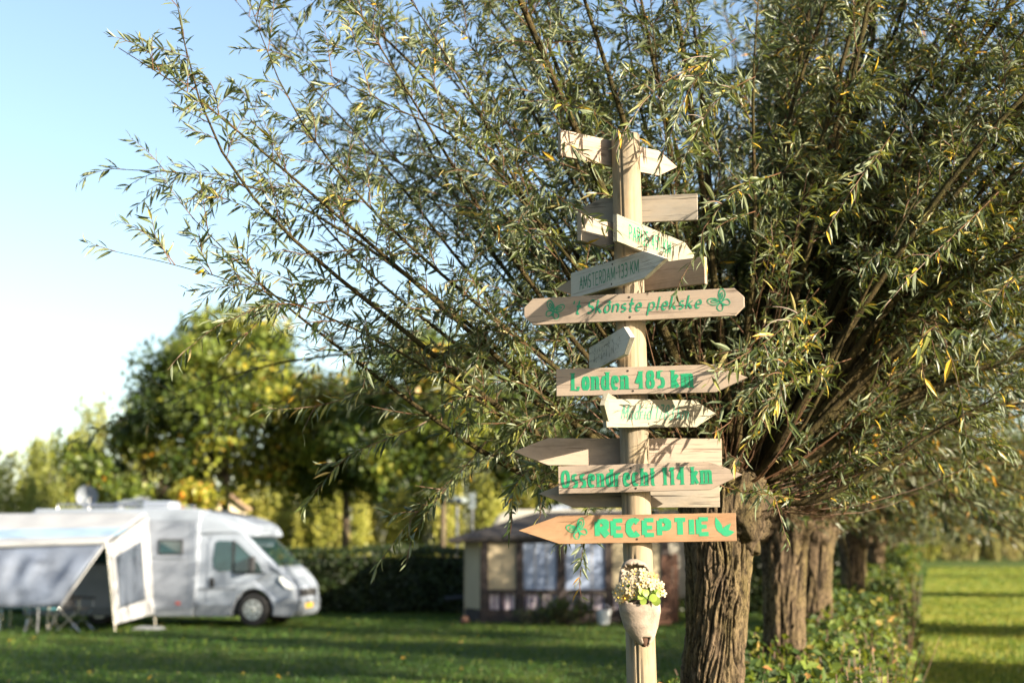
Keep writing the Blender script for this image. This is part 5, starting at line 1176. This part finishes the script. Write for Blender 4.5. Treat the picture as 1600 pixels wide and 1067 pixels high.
# right-hand side wall with a film window
BR = pt(243, 958, Yb - .1); BL = pt(180, 975, Yf + .05); BL.z = max(BL.z, .05); UL = pt(169, 850, Yf + .02); UR = pt(232, 806, Yb - .1)
def bil(u, v): return BL * (1 - u) * (1 - v) + BR * u * (1 - v) + UR * u * v + UL * (1 - u) * v
def patch(name, u0, u1, v0, v1, mat, off=0):
    return sheet(name, (bil(u0, v0), bil(u1, v0), bil(u1, v1), bil(u0, v1)), mat, AW, wav=.008, seed=int(u0 * 10 + v0 * 100))
patch('side_wall_lower', 0, 1, 0, .17, 'awn_white'); patch('side_wall_upper', 0, 1, .80, 1, 'awn_white')
patch('side_wall_front_edge', 0, .13, .17, .80, 'awn_white'); patch('side_wall_rear_edge', .78, 1, .17, .80, 'awn_white')
patch('side_window', .13, .78, .17, .80, 'film')
for a, b in ((FR, BL), (UR, BR)):
    mb = MB(); mb.tube([a, (b.x, b.y, 0.0)], .022, 6); mb.build('pole', M['chrome'], AW)
mb = MB(); mb.tube([pt(163, 851, Yf - .03), pt(94, 948, Yf - .45)], .02, 6); mb.build('sunscreen_edge', M['awn_white'], AW)
for px, pyb in ((60, 968), (-20, 968)):
    a = pt(px, 949, Yf - .43); mb = MB(); mb.tube([a, (a.x, a.y, 0)], .012, 5); mb.build('screen_strap', M['awn_white'], AW)

def camp_chair(px, Y, rz, label, cloth, group='folding camping chairs under the awning', s=1.0):
    b = at(px, 970, Y); t = empty('camping_chair', (b.x, b.y, 0), label, 'chair', group, rz)
    for sx in (-.26, .26):
        m_ = MB(); m_.tube([(sx, -.26, .0), (sx, .22, .44)], .014, 6); build(m_, 'leg', 'chrome', t)
        m_ = MB(); m_.tube([(sx, .26, .0), (sx, -.24, .44)], .014, 6); build(m_, 'leg', 'chrome', t)
        m_ = MB(); m_.tube([(sx, .16, .42), (sx, .40, 1.08)], .014, 6); build(m_, 'back_post', 'chrome', t)
        m_ = MB(); m_.tube([(sx * 1.06, -.26, .64), (sx * 1.06, .27, .66)], .022, 6); build(m_, 'armrest', 'dark', t)
        m_ = MB(); m_.tube([(sx, -.24, .44), (sx * 1.06, -.22, .64)], .012, 6); build(m_, 'arm_support', 'chrome', t)
    m_ = MB(); m_.box((0, -.02, .44), (.50, .48, .03)); build(m_, 'seat', cloth, t, bevel=.01)
    m_ = MB(); m_.add([(-.25, .18, .48), (.25, .18, .48), (.25, .395, 1.06), (-.25, .395, 1.06), (-.25, .21, .48), (.25, .21, .48), (.25, .425, 1.06), (-.25, .425, 1.06)], [(0, 1, 2, 3), (7, 6, 5, 4), (0, 4, 5, 1), (1, 5, 6, 2), (2, 6, 7, 3), (3, 7, 4, 0)]); build(m_, 'backrest', cloth, t)
camp_chair(22, 29.3, R(12), 'turquoise camping chair half hidden behind the grey sunscreen, leftmost', 'cloth_turq'); camp_chair(66, 29.2, R(-10), 'turquoise camping chair behind the right end of the grey sunscreen', 'cloth_turq')
camp_chair(118, 29.4, R(75), 'dark camping chair with light crossed legs in the awning opening', 'dark')
tb = at(45, 970, 30.0); TBL = empty('camping_table', (tb.x, tb.y, 0), 'low camping table with light legs under the awning', 'table')
mb = MB(); mb.box((0, 0, .70), (1.1, .65, .03)); build(mb, 'tabletop', 'cloth_turq', TBL, bevel=.006)
for sx in (-.48, .48):
    for sy in (-.26, .26):
        mb = MB(); mb.tube([(sx, sy, 0), (sx * .95, sy * .9, .69)], .015, 6); build(mb, 'leg', 'chrome', TBL)
mt_ = at(232, 972, 29.8); mb = MB(); mb.prism([(mt_.x - .30, .0), (mt_.x + .34, .0), (mt_.x + .25, .05), (mt_.x - .2, .06)], mt_.y - .2, mt_.y + .2)
o = mb.build('door_mat', M['awn_white'], None, bevel=.01); tag(o, 'pale folded ground mat lying at the awning corner', 'mat')

# ------------------------------------------------------------------ caravan with its tent
M['cream'] = plain('cream_tent_canvas', (0.32, 0.265, 0.175), 0.75, var=.10, scale=2, bump=.3)
M['brown'] = plain('dark_brown_tent_trim', (0.022, 0.014, 0.013), 0.7, var=.25)
M['rooft'] = plain('brown_tent_roof', (0.026, 0.022, 0.021), 0.9, var=.3, scale=3)
M['cara'] = plain('beige_caravan_shell', (0.30, 0.285, 0.25), 0.5, var=.08)
def curtain(name, c1, c2, sc_=8):
    m, nt, out = new_mat(name); v = coords(nt, (1, 1, .05)); n1 = noise(nt, sc_, v, 3, .6)
    c = ramp(nt, n1, [(.35, c2), (.55, c1)]); principled(nt, out, c, .35, bump=n1, bs=.5, bd=.03, spec=.5, coat=.25); return m
M['net'] = curtain('pale_net_curtain_behind_film', (0.24, 0.29, 0.41), (0.16, 0.20, 0.30))
def stripes():
    m, nt, out = new_mat('striped_lower_curtain'); tc = N(nt, 'ShaderNodeTexCoord'); w = N(nt, 'ShaderNodeTexWave'); w.inputs['Scale'].default_value = 2.6; w.inputs['Distortion'].default_value = 1.5; nt.links.new(tc.outputs['Object'], w.inputs[0])
    c = ramp(nt, w.outputs[0], [(0, (0.04, 0.05, 0.11)), (.35, (0.16, 0.10, 0.15)), (.6, (0.45, 0.33, 0.33)), (.8, (0.55, 0.52, 0.45)), (1, (0.10, 0.10, 0.2))]); principled(nt, out, c, .7); return m
M['stripe'] = stripes()
CY = 32.4
c0 = at(890, 972, CY); CV = empty('caravan_tent', (c0.x, CY, 0), 'caravan awning with cream panels, pale net windows and dark brown frames', 'tent')
EZ = zat(842, CY); SKT = .27; WZ0, WZ1 = zat(921, CY), zat(848, CY)
xs = [at(p, 900, CY).x for p in (757, 812, 878, 951, 1040)]
def wallbox(x0, x1, z0, z1, name, mat, parent=CV, y=CY, th_=.05, bevel=0, lab=None):
    m_ = MB(); m_.box(((x0 + x1) / 2, y, (z0 + z1) / 2), (x1 - x0, th_, z1 - z0)); o_ = m_.build(name, M[mat], parent, bevel=bevel); 
    if lab: o_['label'] = lab
    return o_
wallbox(xs[0] - .1, xs[4] + .2, 0, SKT, 'skirt', 'brown', th_=.04, y=CY + .02)
wallbox(xs[0] - .1, xs[4] + .2, WZ1, EZ + .10, 'header', 'brown', th_=.04, y=CY + .02)
for i in range(5): wallbox(xs[i] - (.08 if i not in (2,) else .12), xs[i] + .08, 0, EZ + .05, 'corner_post' if i in (0, 4) else 'post', 'brown', y=CY - .03, th_=.06)
wallbox(xs[0], xs[4], WZ0 - .06, WZ0 + .03, 'rail', 'brown', y=CY - .045, th_=.04)
for i in range(4):
    mt = ('cream', 'net', 'net', 'cream')[i]
    f_ = wallbox(xs[i] + .08, xs[i + 1] - .08, WZ0 + .03, WZ1, 'window_panel' if mt == 'net' else 'canvas_panel', mt, th_=.02, y=CY)
    if mt == 'net':
        for j in range(1, 3): wallbox(xs[i] + .08 + (xs[i + 1] - xs[i] - .16) * j / 3 - .006, xs[i] + .08 + (xs[i + 1] - xs[i] - .16) * j / 3 + .006, WZ0 + .05, WZ1 - .02, 'glazing_seam', 'cream', f_, y=CY - .014, th_=.008)
    w = xs[i + 1] - xs[i] - .16; nb = max(2, round(w / .35))
    for j in range(nb):
        a = xs[i] + .08 + w * j / nb; wallbox(a + .03, a + w / nb - .03, SKT + .02, WZ0 - .07, 'lower_panel', 'stripe', th_=.02, y=CY)
        wallbox(a - .03, a + .03, SKT, WZ0 - .05, 'mullion', 'brown', th_=.05, y=CY - .012)
# slanting left side panel and its end frame
ls = at(727, 900, CY + 1.0).x
m_ = MB(); z0_, z1_ = SKT + .02, EZ - .02
m_.add([(xs[0] - .1, CY, z0_), (ls, CY + 1.0, z0_), (ls, CY + 1.0, z1_ - .05), (xs[0] - .1, CY, z1_), (xs[0] - .1, CY + .03, z0_), (ls, CY + 1.03, z0_), (ls, CY + 1.03, z1_ - .05), (xs[0] - .1, CY + .03, z1_)], [(0, 1, 2, 3), (7, 6, 5, 4), (0, 4, 5, 1), (1, 5, 6, 2), (2, 6, 7, 3), (3, 7, 4, 0)]); m_.build('side_panel', M['cream'], CV)
m_ = MB(); m_.box(((xs[0] - .1 + ls) / 2, CY + .52, SKT / 2), (1.1, .04, SKT), rz=math.atan2(1.0, ls - xs[0] + .1)); m_.build('side_skirt', M['brown'], CV)
mb = MB(); mb.tube([(ls, CY + 1.0, 0), (ls, CY + 1.0, EZ)], .03, 6); mb.build('end_pole', M['cream'], CV)
# roof: eave to ridge, sloping down at the left
e0, e1 = at(700, 851, CY - .15), at(1060, 838, CY - .25); r0, r1 = at(838, 806, CY + 1.6), at(1060, 802, CY + 1.6); b0_ = at(715, 850, CY + 1.6)
m_ = MB(); up_ = Vector((0, 0, .09)); e1 = Vector((e1.x, CY - .25, EZ + .10)); e0 = Vector((e0.x, CY - .15, EZ - .08)); V = [e0, e1, r1, r0, b0_]; m_.add([v + up_ for v in V] + V, [(0, 1, 2, 3), (0, 3, 4), (8, 7, 6, 5), (9, 8, 5), (0, 5, 6, 1), (1, 6, 7, 2), (2, 7, 8, 3), (3, 8, 9, 4), (4, 9, 5, 0)]); m_.build('roof', M['rooft'], CV)
# caravan body behind
x0, x1 = at(752, 850, 35).x, at(1075, 850, 35).x; zt = zat(797, 34.6)
CB = empty('caravan', ((x0 + x1) / 2, 35.4, 0), 'beige touring caravan with rounded roof behind the brown tent', 'caravan')
m_ = MB(); m_.prism([(x0 + .1, .45), (x1, .45), (x1, 1.3), (x1 - .1, zt - .15), (x1 - .5, zt), (x0 + .75, zt), (x0 + .42, zt - .12), (x0 + .12, 1.9), (x0, 1.3)], 34.4, 36.6); m_.build('body', M['cara'], CB, bevel=.08, seg=3)
m_ = MB(); m_.box(((x0 + x1) / 2 - .6, 35.4, zt + .06), (.5, .5, .12)); m_.build('roof_vent', M['mwhite'], CB, bevel=.03)
for xx in (x0 + 2.0,):
    for yy in (34.5, 36.4):
        m_ = MB(); m_.tube([(xx, yy, .32), (xx, yy + .15, .32)], .32, 20); m_.build('wheel', M['black'], CB)
m_ = MB(); m_.tube([(x0 + .1, 35.4, .5), (x0 - .9, 35.4, .42)], .05, 6); m_.build('drawbar', M['dark'], CB)
# plant, bucket, windbreak, crate in front
p_ = at(893, 972, 31.6); shrub('garden_plant', 'small dark bushy plant in front of the tent windows', None, p_.x, 31.6, .7, .5, .62, 301, M['nleaf'], n=900, ls=.09, cat='plant', thi=.6)
p_ = at(835, 972, 31.7); shrub('garden_plant', 'low plant at the foot of the tent under its left net window', None, p_.x, 31.7, .8, .4, .34, 302, M['hleaf'], n=600, ls=.08, cat='plant')
M['bucket'] = plain('white_bucket_plastic', (0.6, 0.63, 0.66), .4); M['terra'] = plain('red_brown_stained_wood', (0.085, 0.036, 0.02), .7, var=.35, scale=5, bump=.5)
p_ = at(943, 972, 31.7); BK = empty('bucket', (p_.x, 31.7, 0), 'small white bucket standing in front of the tent', 'bucket')
m_ = MB(); m_.tube([(0, 0, 0), (0, 0, .30), (0, 0, .31), (0, 0, .05)], [.12, .17, .15, .10], 18, cap=True); build(m_, 'pail', 'bucket', BK)
m_ = MB(); m_.tube([(.165 * math.cos(R(a)), 0, .30 + .12 * math.sin(R(a))) for a in range(0, 181, 20)], .006, 5); build(m_, 'handle', 'chrome', BK)
p_ = at(700, 972, 31.9); p_ = at(726, 972, 32.0); m_ = MB(); m_.tube([(p_.x, 32.0, 0), (p_.x, 32.0, .05), (p_.x, 32.0, .16)], [.10, .11, .08], 12); o = m_.build('flower_pot', M['terra'], None); tag(o, 'small red pot at the left corner of the tent', 'pot')
WBx = at(1046, 972, 31.8).x; WB = empty('windbreak', (WBx, 31.8, 0), 'red-brown wooden windbreak at the right end of the tent', 'windbreak')
for j in range(3):
    m_ = MB(); m_.box((WBx - .1 + j * .125, 31.8 + .01 * (j % 2), .74 + .03 * (j % 3)), (.115, .022, 1.48)); m_.build('plank', M['terra'], WB, bevel=.004)
for z in (.35, 1.3):
    m_ = MB(); m_.box((WBx + .03, 31.83, z), (.40, .03, .07)); m_.build('crossbar', M['brown'], WB)
CRx = at(1030, 972, 31.4).x; CR = empty('crate', (CRx, 31.4, 0), 'low red-brown wooden box beside the windbreak', 'crate')
for j in range(3):
    for sy in (-.15, .15):
        m_ = MB(); m_.box((CRx, 31.4 + sy, .07 + j * .12), (.5, .02, .105)); m_.build('plank', M['terra'], CR)
for sx in (-.25, .25):
    m_ = MB(); m_.box((CRx + sx, 31.4, .19), (.02, .30, .36)); m_.build('side', M['terra'], CR)

# ------------------------------------------------------------------ lamp posts behind the hedge, small house
M['post_grey'] = plain('galvanised_post', (0.13, 0.14, 0.15), .45, .4); M['shade'] = plain('pale_lamp_shade', (0.15, 0.18, 0.19), .4)
lp = at(714, 800, 39.5); LPt = empty('garden_lamp', (lp.x, 39.5, 0), 'mushroom-topped lamp on a thin post behind the hedge', 'lamp post')
zt = zat(781, 39.5); m_ = MB(); m_.tube([(0, 0, 0), (0, 0, zt - .12)], .045, 10); build(m_, 'pole', 'post_grey', LPt)
m_ = MB(); m_.tube([(0, 0, zt - .13), (0, 0, zt - .10), (0, 0, zt), (0, 0, zt + .05), (0, 0, zt + .08)], [.08, .27, .31, .2, .05], 24); build(m_, 'lamp_shade', 'shade', LPt, smooth=True)
lp = at(738, 800, 39.0); LQ = empty('post_with_sign', (lp.x, 39.0, 0), 'slim grey post with a narrow plate right of the mushroom lamp', 'post'); zt = zat(772, 39)
m_ = MB(); m_.tube([(0, 0, 0), (0, 0, zt)], .035, 8); build(m_, 'pole', 'post_grey', LQ)
m_ = MB(); m_.box((0, -.045, zt - .20), (.17, .02, .42)); build(m_, 'plate', 'shade', LQ, bevel=.004)
M['plaster'] = plain('cream_plaster', (0.58, 0.50, 0.36), .85, var=.1); M['tile'] = plain('brown_roof', (0.25, 0.17, 0.12), .8, var=.2)
hx = at(355, 800, 62).x; HS = empty('small_house', (hx, 62, 0), 'small cream house glimpsed through the trees above the cab', 'house')
zr = zat(776, 62); ze = zat(792, 62)
m_ = MB(); m_.prism([(-.75, 0), (.75, 0), (.75, ze), (0, zr), (-.75, ze)], 0, 6); build(m_, 'wall', 'plaster', HS)
for s in (-1, 1):
    m_ = MB(); m_.add([(s * .95, -.2, ze - .18), (0, -.2, zr + .08), (0, 6.2, zr + .08), (s * .95, 6.2, ze - .18), (s * .95, -.2, ze - .08), (0, -.2, zr + .18), (0, 6.2, zr + .18), (s * .95, 6.2, ze - .08)], [(0, 1, 2, 3), (7, 6, 5, 4), (0, 4, 5, 1), (1, 5, 6, 2), (2, 6, 7, 3), (3, 7, 4, 0)]); build(m_, 'roof', 'tile', HS)
m_ = MB(); m_.box((.1, -.03, ze - .75), (.6, .06, .8)); f_ = build(m_, 'window', 'mwhite', HS)
m_ = MB(); m_.box((.1, -.07, ze - .75), (.48, .03, .66)); build(m_, 'pane', 'glass', f_)
print('tris', sum(sum(max(1, p.loop_total - 2) for p in m.polygons) for m in {o.data for o in bpy.data.objects if o.type == 'MESH'}))
